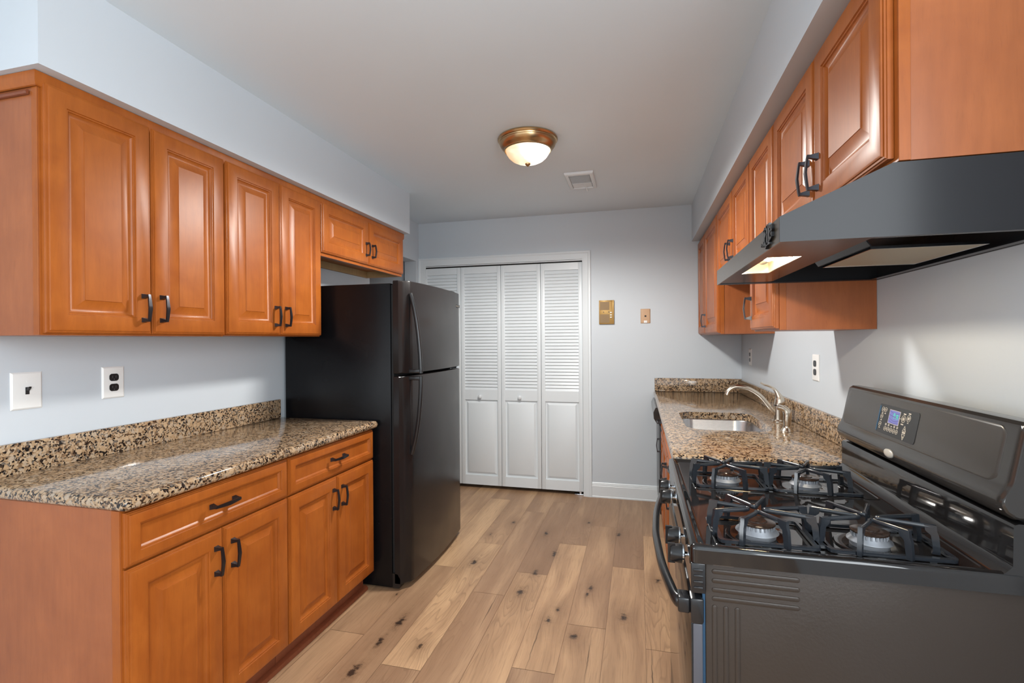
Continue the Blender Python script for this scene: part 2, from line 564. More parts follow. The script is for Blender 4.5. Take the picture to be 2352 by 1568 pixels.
def fbox(bm, F, u0, u1, v0, v1, n0, n1, bev=0.0):
    t = bmesh.new()
    bmesh.ops.create_cube(t, size=1.0)
    for q in t.verts: q.co = F(u0 + (u1 - u0) * (q.co.x + .5), v0 + (v1 - v0) * (q.co.y + .5), n0 + (n1 - n0) * (q.co.z + .5))
    if bev: bmesh.ops.bevel(t, geom=t.edges[:], offset=bev, segments=2, profile=0.5, affect='EDGES')
    return merge(bm, t)


def fprism(bm, F, outline, n0, n1):
    t = bmesh.new()
    loops(t, [[F(u, v, n0) for u, v in outline], [F(u, v, n1) for u, v in outline]])
    return merge(bm, t)


def fring(bm, F, cu, cv, r, w, n0, n1, seg=20, sy=1.0):
    """flat ring raised from a face"""
    t = bmesh.new()
    def L(rr, n): return [F(cu + rr * math.cos(2 * math.pi * k / seg), cv + sy * rr * math.sin(2 * math.pi * k / seg), n) for k in range(seg)]
    loops(t, [L(r, n0), L(r, n1), L(r - w, n1), L(r - w, n0)], False, False)
    return merge(bm, t)


def panel_rings(bm, F, w, h, prof):
    t = bmesh.new()
    rs = []
    for ins, n in prof:
        rs.append([F(ins, ins, n), F(w - ins, ins, n), F(w - ins, h - ins, n), F(ins, h - ins, n)])
    loops(t, rs)
    return merge(bm, t)


EDGE = [(0, 0), (0, .0105), (.003, .0115), (.0035, .0145), (.0078, .0158), (.0083, .0183), (.0125, .020)]
RAISED = EDGE + [(.056, .020), (.0575, .0160), (.0615, .0160), (.063, .0120), (.069, .0070), (.074, .0055), (.078, .0060), (.104, .0160), (.1048, .0178)]
DRAWER = EDGE + [(.036, .020), (.0375, .0160), (.042, .0150), (.0435, .0115), (.048, .0075)]
SMALLRAISED = RAISED


def door_mesh(F, w, h, prof):
    bm = NB(); panel_rings(bm, F, w, h, prof); return bm


def pull(F, u, v, length, horizontal, parent, n0=0.020, mat=None):
    """bow pull: two flared posts and a bowed bar, centred on (u, v)"""
    bm = NB()
    if horizontal: G = Frame(F(u, v, n0), F.U, F.V, F.N); A, B = G.U, G.V
    else: G = Frame(F(u, v, n0), F.V, F.U, F.N); A, B = G.U, G.V
    L = length / 2
    for s in (-1, 1):
        t = bmesh.new()
        rs = []
        for n, a, b, off in ((0, .0085, .0085, 0), (.004, .0075, .0075, 0.0), (.018, .0045, .0050, .001), (.025, .0040, .0048, .002)):
            c = G.O + A * (s * (L - .006 + off)) + G.N * n
            rs.append([c + A * (a * i) + B * (b * j) for i, j in ((-1, -1), (1, -1), (1, 1), (-1, 1))])
        loops(t, rs); merge(bm, t)
    t = bmesh.new(); rs = []
    for k in range(13):
        f = -1 + 2 * k / 12
        n = .0235 + .0065 * (1 - abs(f)) ** 0.8
        hw = .0042 + .0022 * (1 - abs(f))
        c = G.O + A * (f * L) + G.N * n
        rs.append([c + B * (hw * i) + G.N * (.0026 * j) for i, j in ((-1, -1), (1, -1), (1, 1), (-1, 1))])
    loops(t, rs); merge(bm, t)
    return obj('handle', bm, mat or M['bronze'], parent, 30)


# ------------------------------------------------------------------ dimensions
XL, XR = -1.985, 0.790           # side walls
YB = 4.230                       # back wall
ZC = 2.431                       # ceiling
ZS = 2.133                       # underside of the soffits
CT = 0.914                       # counter height

# ------------------------------------------------------------------ the setting
# floor: planks along the galley, each a face set with its own tone
bm = NB()
tl = bm.faces.layers.float.new('tone'); sl = bm.faces.layers.float_vector.new('shift')
PW, PL, GAP = 0.178, 1.265, 0.0009
known = {0: 2.2, 1: 2.954, 2: 2.306, 3: 1.945, 4: 2.757, 5: 3.75, 6: 1.835, 7: 2.725, 8: 2.0}
tones = {(0, 0): .80, (1, 0): .30, (1, -1): .72, (2, 0): .48, (2, -1): .62, (2, 1): .45, (3, 0): .70, (3, -1): .30, (3, 1): .35, (4, 0): .22, (4, -1): .74, (4, 1): .35, (5, 0): .35, (5, -1): .36, (5, -2): .4, (6, 0): .86, (6, -1): .26, (6, 1): .52, (7, 0): .88, (7, -1): .40, (7, -2): .5, (8, 0): .5, (8, -1): .62, (0, 1): .42, (6, 2): .3, (7, 1): .4, (0, -1): .6}
for k in range(-6, 19):
    x1 = 0.2 - k * PW; x0 = x1 - PW
    if x1 < -4.25: break
    y00 = known.get(k, random.uniform(0, PL))
    for j in range(-5, 4):
        y0 = y00 + j * PL; y1 = y0 + PL
        if y0 > YB + .3 or y1 < -2.8: continue
        xa, xb, ya, yb_ = x0 + GAP, x1 - GAP, max(y0, -2.8) + GAP, min(y1, YB + .6) - GAP
        f = bm.faces.new([bm.verts.new(p) for p in ((xa, ya, 0), (xb, ya, 0), (xb, yb_, 0), (xa, yb_, 0))])
        f[tl] = tones.get((k, j), random.choice((.3, .4, .5, .62, .75, .85)))
        f[sl] = (random.uniform(-9, 9), random.uniform(-9, 9), 0)
# subfloor seen as hairline joints
f = bm.faces.new([bm.verts.new(p) for p in ((-4.25, -2.8, -.0015), (1.0, -2.8, -.0015), (1.0, YB + .6, -.0015), (-4.25, YB + .6, -.0015))])
f[tl] = 0.0; f[sl] = (0, 0, 0)
struct('floor', bm, M['floor'], smooth=0)

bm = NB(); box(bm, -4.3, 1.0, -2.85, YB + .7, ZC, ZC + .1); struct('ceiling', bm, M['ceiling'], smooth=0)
bm = NB(); box(bm, XR, XR + .12, .50, YB + .12, 0, ZC); box(bm, XR, XR + .12, -2.85, -2.0, 0, ZC); box(bm, XR, XR + .12, -2.0, .50, 0, .96); box(bm, XR, XR + .12, -2.0, .50, 2.27, ZC)  # opening beside the camera is added for the side fill light
struct('wall_right', bm, M['wall'], smooth=0)
# back wall with the closet opening
bm = NB()
box(bm, -0.462, XR, YB, YB + .12, 0, ZC); box(bm, -3.3, -0.462, YB, YB + .12, 2.030, ZC); box(bm, -3.3, -1.945, YB, YB + .12, 0, 2.03)
struct('wall_back', bm, M['wall'], smooth=0)
bm = NB()
box(bm, -1.99, -1.945, YB + .12, YB + .6, 0, 2.1); box(bm, -.462, -.42, YB + .12, YB + .6, 0, 2.1); box(bm, -1.99, -.42, YB + .6, YB + .64, 0, 2.1); box(bm, -1.99, -.42, YB + .12, YB + .64, 2.1, 2.14)
struct('wall_closet', bm, M['wall'], smooth=0)
# left wall with the opening beyond the refrigerator
bm = NB()
box(bm, XL - .115, XL, 0.20, 3.36, 0, ZC); box(bm, XL - .115, XL, 3.36, 4.172, 2.077, ZC); box(bm, XL - .115, XL, 4.172, YB, 0, ZC)
struct('wall_left', bm, M['wall'], smooth=0)
bm = NB(); box(bm, -3.3, -3.2, .2, YB, 0, ZC); box(bm, -3.2, XL - .115, .2, .3, 0, ZC); struct('wall_hall', bm, M['wall'], smooth=0)
# walls of the adjoining room with openings added for the fill lights
bm = NB()
box(bm, -4.3, 1.0, -2.85, -2.76, 0, .32); box(bm, -4.3, 1.0, -2.85, -2.76, 2.36, ZC); box(bm, -4.3, -3.25, -2.85, -2.76, .32, 2.36)
struct('wall_rear', bm, M['wall'], smooth=0)
bm = NB(); box(bm, -4.3, -4.2, -2.76, .3, 0, .32); box(bm, -4.3, -4.2, -2.76, .3, 2.36, ZC); box(bm, -4.3, -4.2, -2.76, -2.25, .32, 2.36); box(bm, -4.3, -4.2, .2, .3, 0, ZC); box(bm, -4.2, -3.3, .2, .3, 0, ZC)
struct('wall_dining', bm, M['wall'], smooth=0)
# soffits over the cabinets
bm = NB(); box(bm, XL, -1.637, 1.012, 3.338, ZS, ZC); struct('wall_soffit_left', bm, M['wall'], smooth=0)
bm = NB(); box(bm, .423, XR, 1.06, YB, ZS, ZC); struct('wall_soffit_right', bm, M['wall'], smooth=0)

# closet casing: mitred moulding profile (inset from the outer edge, projection)
bm = NB()
CP = [(0, 0), (0, .014), (.004, .018), (.018, .020), (.022, .017), (.030, .016), (.058, .012), (.064, .010), (.072, .009), (.072, 0)]
cx0, cx1, cz = -2.015, -.392, 2.104
for a, b in zip(CP, CP[1:] + CP[:1]):
    A = [(cx0 + .03 + a[0], 0), (cx0 + .03 + a[0], cz - a[0]), (cx1 - a[0], cz - a[0]), (cx1 - a[0], 0)]
    B = [(cx0 + .03 + b[0], 0), (cx0 + .03 + b[0], cz - b[0]), (cx1 - b[0], cz - b[0]), (cx1 - b[0], 0)]
    va = [bm.verts.new((p[0], YB - a[1], p[1])) for p in A]; vb = [bm.verts.new((p[0], YB - b[1], p[1])) for p in B]
    for k in range(3): bm.faces.new((va[k], va[k + 1], vb[k + 1], vb[k]))
bmesh.ops.remove_doubles(bm, verts=bm.verts[:], dist=1e-5)
box(bm, -.4635, -.452, YB, YB + .115, 0, 2.03); box(bm, -1.945, -.452, YB, YB + .115, 2.022, 2.033)
struct('trim_1', bm, M['trim'])
# dark door track under the head
bm = NB(); box(bm, -1.944, -.4640, YB + .012, YB + .05, 2.0135, 2.0215); struct('trim_2', bm, M['dark_gap'])
bm = NB()
prism(bm, [(YB, 0), (YB - .016, 0), (YB - .016, .010), (YB - .0135, .014), (YB - .0135, .098), (YB - .0115, .101), (YB - .0115, .110), (YB - .008, .114), (YB - .008, .121), (YB - .004, .127), (YB, .127)], 'X', -.3915, .150)
struct('baseboard_back', bm, M['trim'], smooth=25)

# louvred bifold leaves
edges_x = [-1.941, -1.5755, -1.195, -.831, -.4655]
for k in range(4):
    x0, x1 = edges_x[k] + .0018, edges_x[k + 1] - .0018
    w = x1 - x0
    F = Frame((x0, YB + .038, .033), (1, 0, 0), (0, 0, 1), (0, -1, 0))
    H = 1.977
    bm = NB()
    st = .034; t = .030
    fbox(bm, F, 0, st, 0, H, 0, t, .0015); fbox(bm, F, w - st, w, 0, H, 0, t, .0015)
    fbox(bm, F, st, w - st, 0, .085, .001, t - .001); fbox(bm, F, st, w - st, .770, .862, .001, t - .001); fbox(bm, F, st, w - st, H - .062, H, .001, t - .001)
    # lower raised panel
    G = Frame(F(st, .085, .004), F.U, F.V, F.N)
    panel_rings(bm, G, w - 2 * st, .685, [(0, 0), (0, .012), (.006, .010), (.012, .010), (.030, .021), (.032, .022)])
    # louvre slats
    n = 37; z0, z1 = .862, H - .062
    for j in range(n):
        zc = z0 + (j + .5) * (z1 - z0) / n
        pr = [(st - .002, zc - .0155, .026), (st - .002, zc - .0195, .022), (st - .002, zc + .0155, .006), (st - .002, zc + .0185, .011)]
        tt = bmesh.new()
        loops(tt, [[F(q[0], q[1], q[2]) for q in pr], [F(w - st + .002, q[1], q[2]) for q in pr]]); merge(bm, tt)
    d = struct('door_%d' % (k + 1), bm, M['trim'], smooth=30)
    if k in (1, 2):
        bk = NB()
        kx = -1.391 if k == 1 else -1.022
        lathe(bk, [(.009, -.001), (.009, .006), (.012, .010), (.017, .018), (.017, .025), (.010, .030), (.002, .031)], (kx, YB + .008, .835), (0, -1, 0), 20)
        obj('knob', bk, M['trim'], d, 40)
bm = NB(); box(bm, -.545, -.4650, YB + .006, YB + .045, .0, .012, .002); box(bm, -.50, -.485, YB + .010, YB + .03, .012, .032)
tag(obj('floor_bracket', bm, M['chrome']), 'small bright metal pivot bracket on floor beneath the closet door', 'bracket')

# ------------------------------------------------------------------ cabinets


def carcass(bm, x0, x1, y0, y1, z0, z1, face, rec=.0):
    """box open below by rec: side panels, top, recessed bottom, and a face frame on the side 'face' (+1 = +X)"""
    t = .016
    box(bm, x0, x1, y0, y0 + t, z0, z1); box(bm, x0, x1, y1 - t, y1, z0, z1)
    xa, xb = (x0, x1 - .019) if face > 0 else (x0 + .019, x1)
    box(bm, xa, xb, y0 + t, y1 - t, z0 + rec, z0 + rec + t); box(bm, xa, xb, y0 + t, y1 - t, z1 - t, z1)
    bx = (x0, x0 + .008) if face > 0 else (x1 - .008, x1)
    box(bm, bx[0], bx[1], y0 + t, y1 - t, z0 + .0005, z1 - t)
    fx = (x1 - .019, x1) if face > 0 else (x0, x0 + .019)
    box(bm, fx[0], fx[1], y0 + t, y1 - t, z0, z1)
    return bm


def end_panel(x0, x1, y, z0, z1, face, parent, stile=.022, side=-1, mat=None):
    """veneered end with the frame stile's edge a hair proud"""
    b = NB()
    box(b, x0, x1, y - .0015, y, z0, z1)
    o = obj('end_panel', b, mat or M['wood_side'], parent, 0)
    b = NB()
    if face > 0: box(b, x1 - stile, x1, y - .0035, y - .0015, z0, z1, .0008)
    else: box(b, x0, x0 + stile, y - .0035, y - .0015, z0, z1, .0008)
    obj('stile_edge', b, M['wood'], parent, 0)


def wall_cab(label, y0, y1, z0, z1, doors, xf, xw, face, pulls, group, ztop_door, rec=.0, zdoor=None, plen=.095):
    """doors: list of (ya, yb); pulls: list of (door index, y, zc)"""
    t = thing('wall_cabinet', label, 'cabinet', ((xw + xf) / 2, (y0 + y1) / 2, z0), group)
    b = NB()
    carcass(b, min(xf, xw), max(xf, xw), y0, y1, z0, z1, face, rec)
    obj('body', b, M['wood'], t, 0)
    dz0 = zdoor if zdoor is not None else z0 + .006
    ds = []
    for ya, yb in doors:
        if face > 0: F = Frame((xf + .0008, ya, dz0), (0, 1, 0), (0, 0, 1), (1, 0, 0))
        else: F = Frame((xf - .0008, yb, dz0), (0, -1, 0), (0, 0, 1), (-1, 0, 0))
        d = obj('door', door_mesh(F, yb - ya, ztop_door - dz0, RAISED), M['wood'], t, 25)
        ds.append((d, F, ya, yb))
    for di, y, zc in pulls:
        d, F, ya, yb = ds[di]
        pull(F, (y - ya) if face > 0 else (yb - y), zc - dz0, plen, False, d)
    return t


GL = 'wall cabinets beside the refrigerator'
c1 = wall_cab('double door wooden wall cabinet above the light switch and counter outlet', 1.045, 1.6970, 1.366, 2.132, [(1.050, 1.372), (1.376, 1.693)], -1.6925, XL + .001, 1, [(0, 1.340, 1.462), (1, 1.407, 1.463)], GL, 2.108)
end_panel(XL + .001, -1.6925, 1.045, 1.366, 2.132, 1, c1)
c2 = wall_cab('double door wooden wall cabinet directly beside the refrigerator, above the counter', 1.6975, 2.3415, 1.369, 2.132, [(1.701, 2.019), (2.0225, 2.3385)], -1.6925, XL + .001, 1, [(0, 1.985, 1.463), (1, 2.056, 1.463)], GL, 2.108)
c3 = wall_cab('short wooden cabinet with two doors mounted over the black refrigerator', 2.3425, 3.312, 1.815, 2.132, [(2.348, 2.826), (2.830, 3.307)], -1.6925, XL + .001, 1, [(0, 2.793, 1.925), (1, 2.866, 1.922)], GL, 2.108, rec=.045, zdoor=1.833, plen=.085)
b = NB(); box(b, XL + .0095, XL + .022, 2.360, 3.294, 1.8155, 1.8595); box(b, XL + .022, -1.7125, 3.284, 3.2955, 1.8155, 1.8595)
obj('hanging_rail', b, M['wood_raw'], c3, 0)

# trim along the cabinet tops
bm = NB()
MP = [(0, 2.1315), (0, 2.094), (.003, 2.090), (.007, 2.092), (.0115, 2.102), (.0120, 2.1315)]
# front run, then return round the near end
tt = bmesh.new()
r1 = [(-1.6915 + p[0], 3.330, p[1]) for p in MP]; r2 = [(-1.6915 + p[0], 1.0410 - p[0], p[1]) for p in MP]; r3 = [(XL + .002, 1.0410 - p[0], p[1]) for p in MP]
loops(tt, [r1, r2, r3]); merge(bm, tt)
tag(obj('cabinet_moulding', bm, M['wood'], None, 30), 'wood trim strip along the top of the cabinets above the refrigerator side', 'trim')
bm = NB()
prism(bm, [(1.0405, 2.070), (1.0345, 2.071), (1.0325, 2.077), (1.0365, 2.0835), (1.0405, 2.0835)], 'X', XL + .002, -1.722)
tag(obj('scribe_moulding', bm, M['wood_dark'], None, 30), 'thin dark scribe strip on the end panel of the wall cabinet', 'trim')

# base cabinets on the refrigerator side


def base_cab(label, y0, y1, xf, xw, face, split, group, hdr='drawer', pulls=True, drawer=True, kick=True):
    t = thing('base_cabinet', label, 'cabinet', ((xf + xw) / 2, (y0 + y1) / 2, 0), group)
    b = NB()
    carcass(b, min(xf, xw), max(xf, xw), y0, y1, .105, .8745, face, 0)
    obj('body', b, M['wood'], t, 0)
    if kick:
        b = NB()
        kx = xf - face * .052
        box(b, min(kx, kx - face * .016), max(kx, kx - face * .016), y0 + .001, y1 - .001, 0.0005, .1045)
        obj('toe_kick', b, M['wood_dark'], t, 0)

    def fr(ya, yb, z):
        if face > 0: return Frame((xf + .0008, ya, z), (0, 1, 0), (0, 0, 1), (1, 0, 0))
        return Frame((xf - .0008, yb, z), (0, -1, 0), (0, 0, 1), (-1, 0, 0))
    F = fr(y0 + .003, y1 - .003, .716)
    w = y1 - y0 - .006
    d = obj('drawer', door_mesh(F, w, .152, DRAWER), M['wood'], t, 25)
    if drawer: pull(F, w / 2, .081, .105, True, d)
    if split is None: ds = [(y0 + .003, y1 - .003)]
    else: ds = [(y0 + .003, split - .0015), (split + .0015, y1 - .003)]
    for k, (ya, yb) in enumerate(ds):
        F = fr(ya, yb, .112)
        d = obj('door', door_mesh(F, yb - ya, .597, RAISED), M['wood'], t, 25)
        far = (k == 0)
        y = (yb - .032) if far else (ya + .034)
        pull(F, (y - ya) if face > 0 else (yb - y), .498, .095, False, d)
    return t


GB = 'base cabinets beside the refrigerator'
b1 = base_cab('wooden base cabinet at the open end of the counter below the light switch', 1.045, 1.6965, -1.3935, XL + .001, 1, 1.3745, GB)
end_panel(XL + .001, -1.3935, 1.045, 0.0005, .8745, 1, b1, .03)
b2 = base_cab('wooden base cabinet next to the refrigerator, under the granite counter', 1.6975, 2.357, -1.3935, XL + .001, 1, 2.027, GB)
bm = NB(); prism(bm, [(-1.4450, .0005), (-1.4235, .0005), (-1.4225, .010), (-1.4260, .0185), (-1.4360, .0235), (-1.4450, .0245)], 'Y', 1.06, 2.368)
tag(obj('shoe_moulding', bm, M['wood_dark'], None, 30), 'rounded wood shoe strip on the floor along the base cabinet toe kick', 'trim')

# ------------------------------------------------------------------ counters


def slab(x0, x1, y0, y1, z0, z1, r=.006, hole=None, round_=.010):
    """slab with eased edge; optional rounded hole (x0, x1, y0, y1, radius)"""
    bm = NB()
    NSEG = 8
    if hole:
        H = rrect(hole[0], hole[1], hole[2], hole[3], hole[4], NSEG)
        # add points along the straights
        Hd = []
        for k, p in enumerate(H):
            q = H[(k + 1) % len(H)]
            dd = math.hypot(q[0] - p[0], q[1] - p[1]); m_ = max(1, int(dd / .03))
            for j in range(m_): Hd.append((p[0] + (q[0] - p[0]) * j / m_, p[1] + (q[1] - p[1]) * j / m_))
        H = Hd
        cx, cy = (hole[0] + hole[1]) / 2, (hole[2] + hole[3]) / 2
        ang = [math.atan2(p[1] - cy, p[0] - cx) for p in H]

        def outer(ins):
            X0, X1, Y0, Y1 = x0 + ins, x1 - ins, y0 + ins, y1 - ins
            out = []
            for p in H:
                dx, dy = p[0] - cx, p[1] - cy
                s = min(((X1 - cx) / dx) if dx > 1e-9 else ((X0 - cx) / dx) if dx < -1e-9 else 1e9, ((Y1 - cy) / dy) if dy > 1e-9 else ((Y0 - cy) / dy) if dy < -1e-9 else 1e9)
                out.append([cx + dx * s, cy + dy * s])
            for X, Y in ((X0, Y0), (X1, Y0), (X1, Y1), (X0, Y1)):
                k = min(range(len(out)), key=lambda i: (out[i][0] - X) ** 2 + (out[i][1] - Y) ** 2)
                out[k] = [X, Y]
            return out
        t = bmesh.new()
        prof = [(round_, z1), (round_ * .45, z1 - round_ * .16), (round_ * .1, z1 - round_ * .55), (0, z1 - round_), (0, z0 + round_), (round_ * .1, z0 + round_ * .55), (round_ * .45, z0 + round_ * .16), (round_, z0)]
        rs = [[(p[0], p[1], z1) for p in H]] + [[(p[0], p[1], z) for p in outer(i)] for i, z in prof] + [[(p[0], p[1], z0) for p in H]] + [[(p[0], p[1], z1) for p in H]]
        loops(t, rs, False, False)
        bmesh.ops.remove_doubles(t, verts=t.verts[:], dist=1e-5)
        merge(bm, t)
    else:
        t = bmesh.new()
        prof = [(round_, z1), (round_ * .45, z1 - round_ * .16), (round_ * .1, z1 - round_ * .55), (0, z1 - round_), (0, z0 + round_), (round_ * .1, z0 + round_ * .55), (round_ * .45, z0 + round_ * .16), (round_, z0)]
        rs = [[(p[0], p[1], z) for p in rrect(x0 + i, x1 - i, y0 + i, y1 - i, max(r - i * .5, .002), 4)] for i, z in prof]
        loops(t, rs); merge(bm, t)
    return bm


tag(obj('countertop', slab(XL + .001, -1.358, 1.030, 2.378, .8755, CT, .012, None, .016), M['granite'], None, 50), 'speckled granite countertop on the cabinets beside the refrigerator', 'countertop')
bm = NB(); box(bm, XL + .001, -1.965, 1.032, 2.366, CT + .0005, 1.016, .0012)
tag(obj('backsplash', bm, M['granite'], None, 40), 'low granite backsplash below the light switch on the refrigerator side', 'backsplash')
SH = (.222, .606, 2.462, 3.052, .085)
tag(obj('countertop', slab(.118, XR - .001, 1.900, YB - .001, .8755, CT, .012, SH, .016), M['granite'], None, 50), 'speckled granite countertop with the steel sink, beyond the stove', 'countertop')
bm = NB(); box(bm, XR - .021, XR - .001, 1.902, YB - .0215, CT + .0005, 1.018, .003)
tag(obj('backsplash', bm, M['granite'], None, 40), 'long granite backsplash behind the faucet along the outlet wall', 'backsplash')
bm = NB(); box(bm, .126, XR - .002, YB - .021, YB - .001, CT + .0005, 1.022, .003)
tag(obj('backsplash', bm, M['granite'], None, 40), 'short granite backsplash on the back wall below the phone jack', 'backsplash')

# sink
sk = thing('sink', 'undermount stainless steel sink set in the granite counter', 'sink', (.41, 2.757, .70))
bm = NB()


def sring(ins, z, r): return [(p[0], p[1], z) for p in rrect(SH[0] - .004 + ins, SH[1] + .004 - ins, SH[2] - .004 + ins, SH[3] + .004 - ins, max(.01, r), 10)]


loops(bm, [sring(-.02, .8735, .10), sring(-.02, .8748, .10), sring(0, .8748, .088), sring(.004, .868, .086), sring(.012, .74, .080), sring(.03, .712, .07), sring(.06, .704, .05), sring(.18, .699, .01)], False, True)
obj('bowl', bm, M['steel'], sk, 40)
bm = NB(); lathe(bm, [(.043, .0), (.043, .003), (.036, .004), (.030, .001), (.006, .001), (.006, .006), (.001, .006)], (.414, 2.757, .6995), 'Z', 28)
obj('drain', bm, M['chrome'], sk, 40)

# faucet
fc = thing('faucet', 'brushed nickel kitchen faucet with arched spout and lever', 'faucet', (.694, 2.795, CT))
FX, FY = .696, 2.795
bm = NB(); lathe(bm, [(.030, .0005), (.030, .004), (.0265, .007), (.023, .010), (.0215, .03), (.0215, .080)], (FX, FY, CT), 'Z', 28)
obj('body', bm, M['nickel'], fc, 40)
p = smooth_path([(FX - .012, FY, .950), (FX - .040, FY, .985), (FX - .082, FY, 1.040), (FX - .135, FY, 1.077), (FX - .185, FY, 1.089), (FX - .217, FY, 1.083), (FX - .238, FY, 1.065), (FX - .246, FY, 1.045)], 6)
bm = NB(); tube(bm, p, lerp_list([.0125, .0110, .0105, .0105, .0105, .0110, .0115], len(p)), 14)
obj('spout', bm, M['nickel'], fc, 50)
p = smooth_path([(FX + .002, FY, .9945), (FX + .006, FY, 1.012), (FX + .005, FY, 1.032), (FX - .001, FY, 1.050), (FX - .010, FY, 1.068), (FX - .024, FY, 1.084), (FX - .046, FY, 1.096), (FX - .066, FY, 1.102), (FX - .083, FY, 1.112)], 6)
bm = NB(); tube(bm, p, lerp_list([.0235, .0250, .0225, .0165, .0115, .0080, .0062, .0056, .0052, .0050], len(p)), 16)
obj('lever', bm, M['nickel'], fc, 50)
bm = NB(); lathe(bm, [(.0195, .0), (.0195, .006)], (FX + .001, FY, CT + .0785), 'Z', 24); obj('collar', bm, M['bronze'], fc, 40)
# side sprayer
sp = thing('side_sprayer', 'brushed nickel side sprayer standing nearer the stove than the faucet', 'sprayer', (.659, 2.505, CT))
bm = NB(); lathe(bm, [(.028, .0005), (.027, .003), (.020, .012), (.0155, .020), (.0155, .024)], (.659, 2.505, CT), 'Z', 24); obj('base', bm, M['nickel'], sp, 40)
p = smooth_path([(.659, 2.505, .9385), (.660, 2.505, .965), (.661, 2.505, .990), (.654, 2.505, 1.008), (.640, 2.505, 1.019), (.622, 2.507, 1.024)], 6)
bm = NB(); tube(bm, p, lerp_list([.0135, .0165, .0175, .0165, .0140, .0130, .0135], len(p)), 16); obj('spray_head', bm, M['nickel'], sp, 50)
p = smooth_path([(.672, 2.5, .985), (.671, 2.5, 1.004), (.660, 2.5, 1.020), (.646, 2.5, 1.031)], 5)
bm = NB(); tube(bm, p, .0042, 8); obj('trigger', bm, M['nickel'], sp, 50)

# base cabinets under the sink side
GS = 'base cabinets under the sink counter'
base_cab('wooden base cabinet between the stove and the sink cabinet', 1.905, 2.383, .166, XR - .001, -1, None, GS)
sb = thing('base_cabinet', 'wooden sink cabinet with two doors under the steel sink', 'cabinet', (.45, 2.80, 0), GS)
b = NB(); box(b, .166, .185, 2.385, 3.222, .105, .8745); box(b, .185, XR - .001, 2.385, 2.401, .105, .69); box(b, .185, XR - .001, 3.206, 3.222, .105, .69); box(b, .185, XR - .001, 2.401, 3.206, .105, .121)
obj('body', b, M['wood'], sb, 0)
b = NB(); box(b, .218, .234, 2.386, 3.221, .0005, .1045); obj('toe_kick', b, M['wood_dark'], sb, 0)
F = Frame((.1652, 3.219, .716), (0, -1, 0), (0, 0, 1), (-1, 0, 0))
obj('false_drawer_front', door_mesh(F, .831, .152, DRAWER), M['wood'], sb, 25)
for ya, yb, py in ((2.388, 2.802, 2.77), (2.805, 3.219, 2.838)):
    F = Frame((.1652, yb, .112), (0, -1, 0), (0, 0, 1), (-1, 0, 0))
    d = obj('door', door_mesh(F, yb - ya, .597, RAISED), M['wood'], sb, 25)
    pull(F, yb - py, .498, .095, False, d)
base_cab('narrow wooden base cabinet between the sink cabinet and the dishwasher', 3.224, 3.565, .166, XR - .001, -1, None, GS)

# dishwasher
dw = thing('dishwasher', 'black dishwasher under the counter against the back wall', 'dishwasher', (.45, 3.89, 0))
b = NB(); box(b, .17, XR - .03, 3.572, 4.200, .10, .868); obj('body', b, M['black'], dw, 0)
b = NB(); box(b, .138, .169, 3.575, 4.197, .115, .735, .006); obj('door', b, M['fridge_door'], dw)
b = NB(); prism(b, [(.169, .742), (.120, .752), (.100, .785), (.098, .830), (.112, .862), (.169, .866)], 'Y', 3.575, 4.197); obj('control_panel', b, M['console'], dw, 30)
b = NB(); box(b, .20, .215, 3.58, 4.19, .001, .099); obj('toe_kick', b, M['black_soft'], dw, 0)

# wall cabinets on the stove side
GR = 'wall cabinets above the stove and sink'
XF = .4875
w1 = wall_cab('narrow wooden wall cabinet in the corner by the back wall', 3.812, 4.228, 1.371, 2.132, [(3.816, 4.222)], XF, XR - .001, -1, [], GR, 2.112)
w2 = wall_cab('tall wooden wall cabinet second from the back wall', 3.238, 3.8105, 1.371, 2.132, [(3.2415, 3.807)], XF, XR - .001, -1, [(0, 3.775, 1.472)], GR, 2.112)
end_panel(XF, XR - .001, 3.238, 1.371, 2.132, -1, w2, mat=M['wood_side'])
w3 = wall_cab('short wooden wall cabinet over the sink, half hidden by the hood', 2.326, 3.2335, 1.690, 2.132, [(2.329, 2.7295), (2.7325, 3.2305)], XF, XR - .001, -1, [(0, 2.695, 1.797), (1, 2.780, 1.797)], GR, 2.112, rec=.03)
w4 = wall_cab('single door wooden wall cabinet whose end panel shows below the hood', 1.938, 2.3235, 1.371, 2.132, [(1.941, 2.3205)], XF, XR - .001, -1, [(0, 2.287, 1.470)], GR, 2.112)
end_panel(XF, XR - .001, 1.938, 1.371, 2.132, -1, w4)
w5 = wall_cab('short wooden wall cabinet with two doors directly above the range hood', 1.106, 1.9330, 1.682, 2.132, [(1.120, 1.5125), (1.516, 1.928)], XF, XR - .001, -1, [(0, 1.478, 1.785), (1, 1.550, 1.790)], GR, 2.112, rec=.0, zdoor=1.692)
end_panel(XF, XR - .001, 1.106, 1.682, 2.132, -1, w5, .020)

# ------------------------------------------------------------------ range hood
hd = thing('range_hood', 'black under cabinet range hood with a lit lamp above the stove', 'range hood', (.53, 1.51, 1.537))
HY0, HY1 = 1.102, 1.928
HP = [(.279, 1.537), (.279, 1.5885), (.478, 1.679), (XR - .002, 1.679), (XR - .002, 1.537)]
b = NB()
prism(b, HP, 'Y', HY0, HY0 + .004); prism(b, HP, 'Y', HY1 - .004, HY1)          # cheeks
prism(b, [(.279, 1.5885), (.283, 1.5865), (.478, 1.6755), (XR - .002, 1.6755), (XR - .002, 1.679), (.478, 1.679)], 'Y', HY0 + .004, HY1 - .004)
box(b, XR - .006, XR - .002, HY0 + .004, HY1 - .004, 1.537, 1.6755)
obj('canopy', b, M['hood'], hd, 0)
b = NB(); box(b, .279, .283, HY0 + .004, HY1 - .004, 1.537, 1.5885); obj('lip', b, M['lip'], hd, 0)
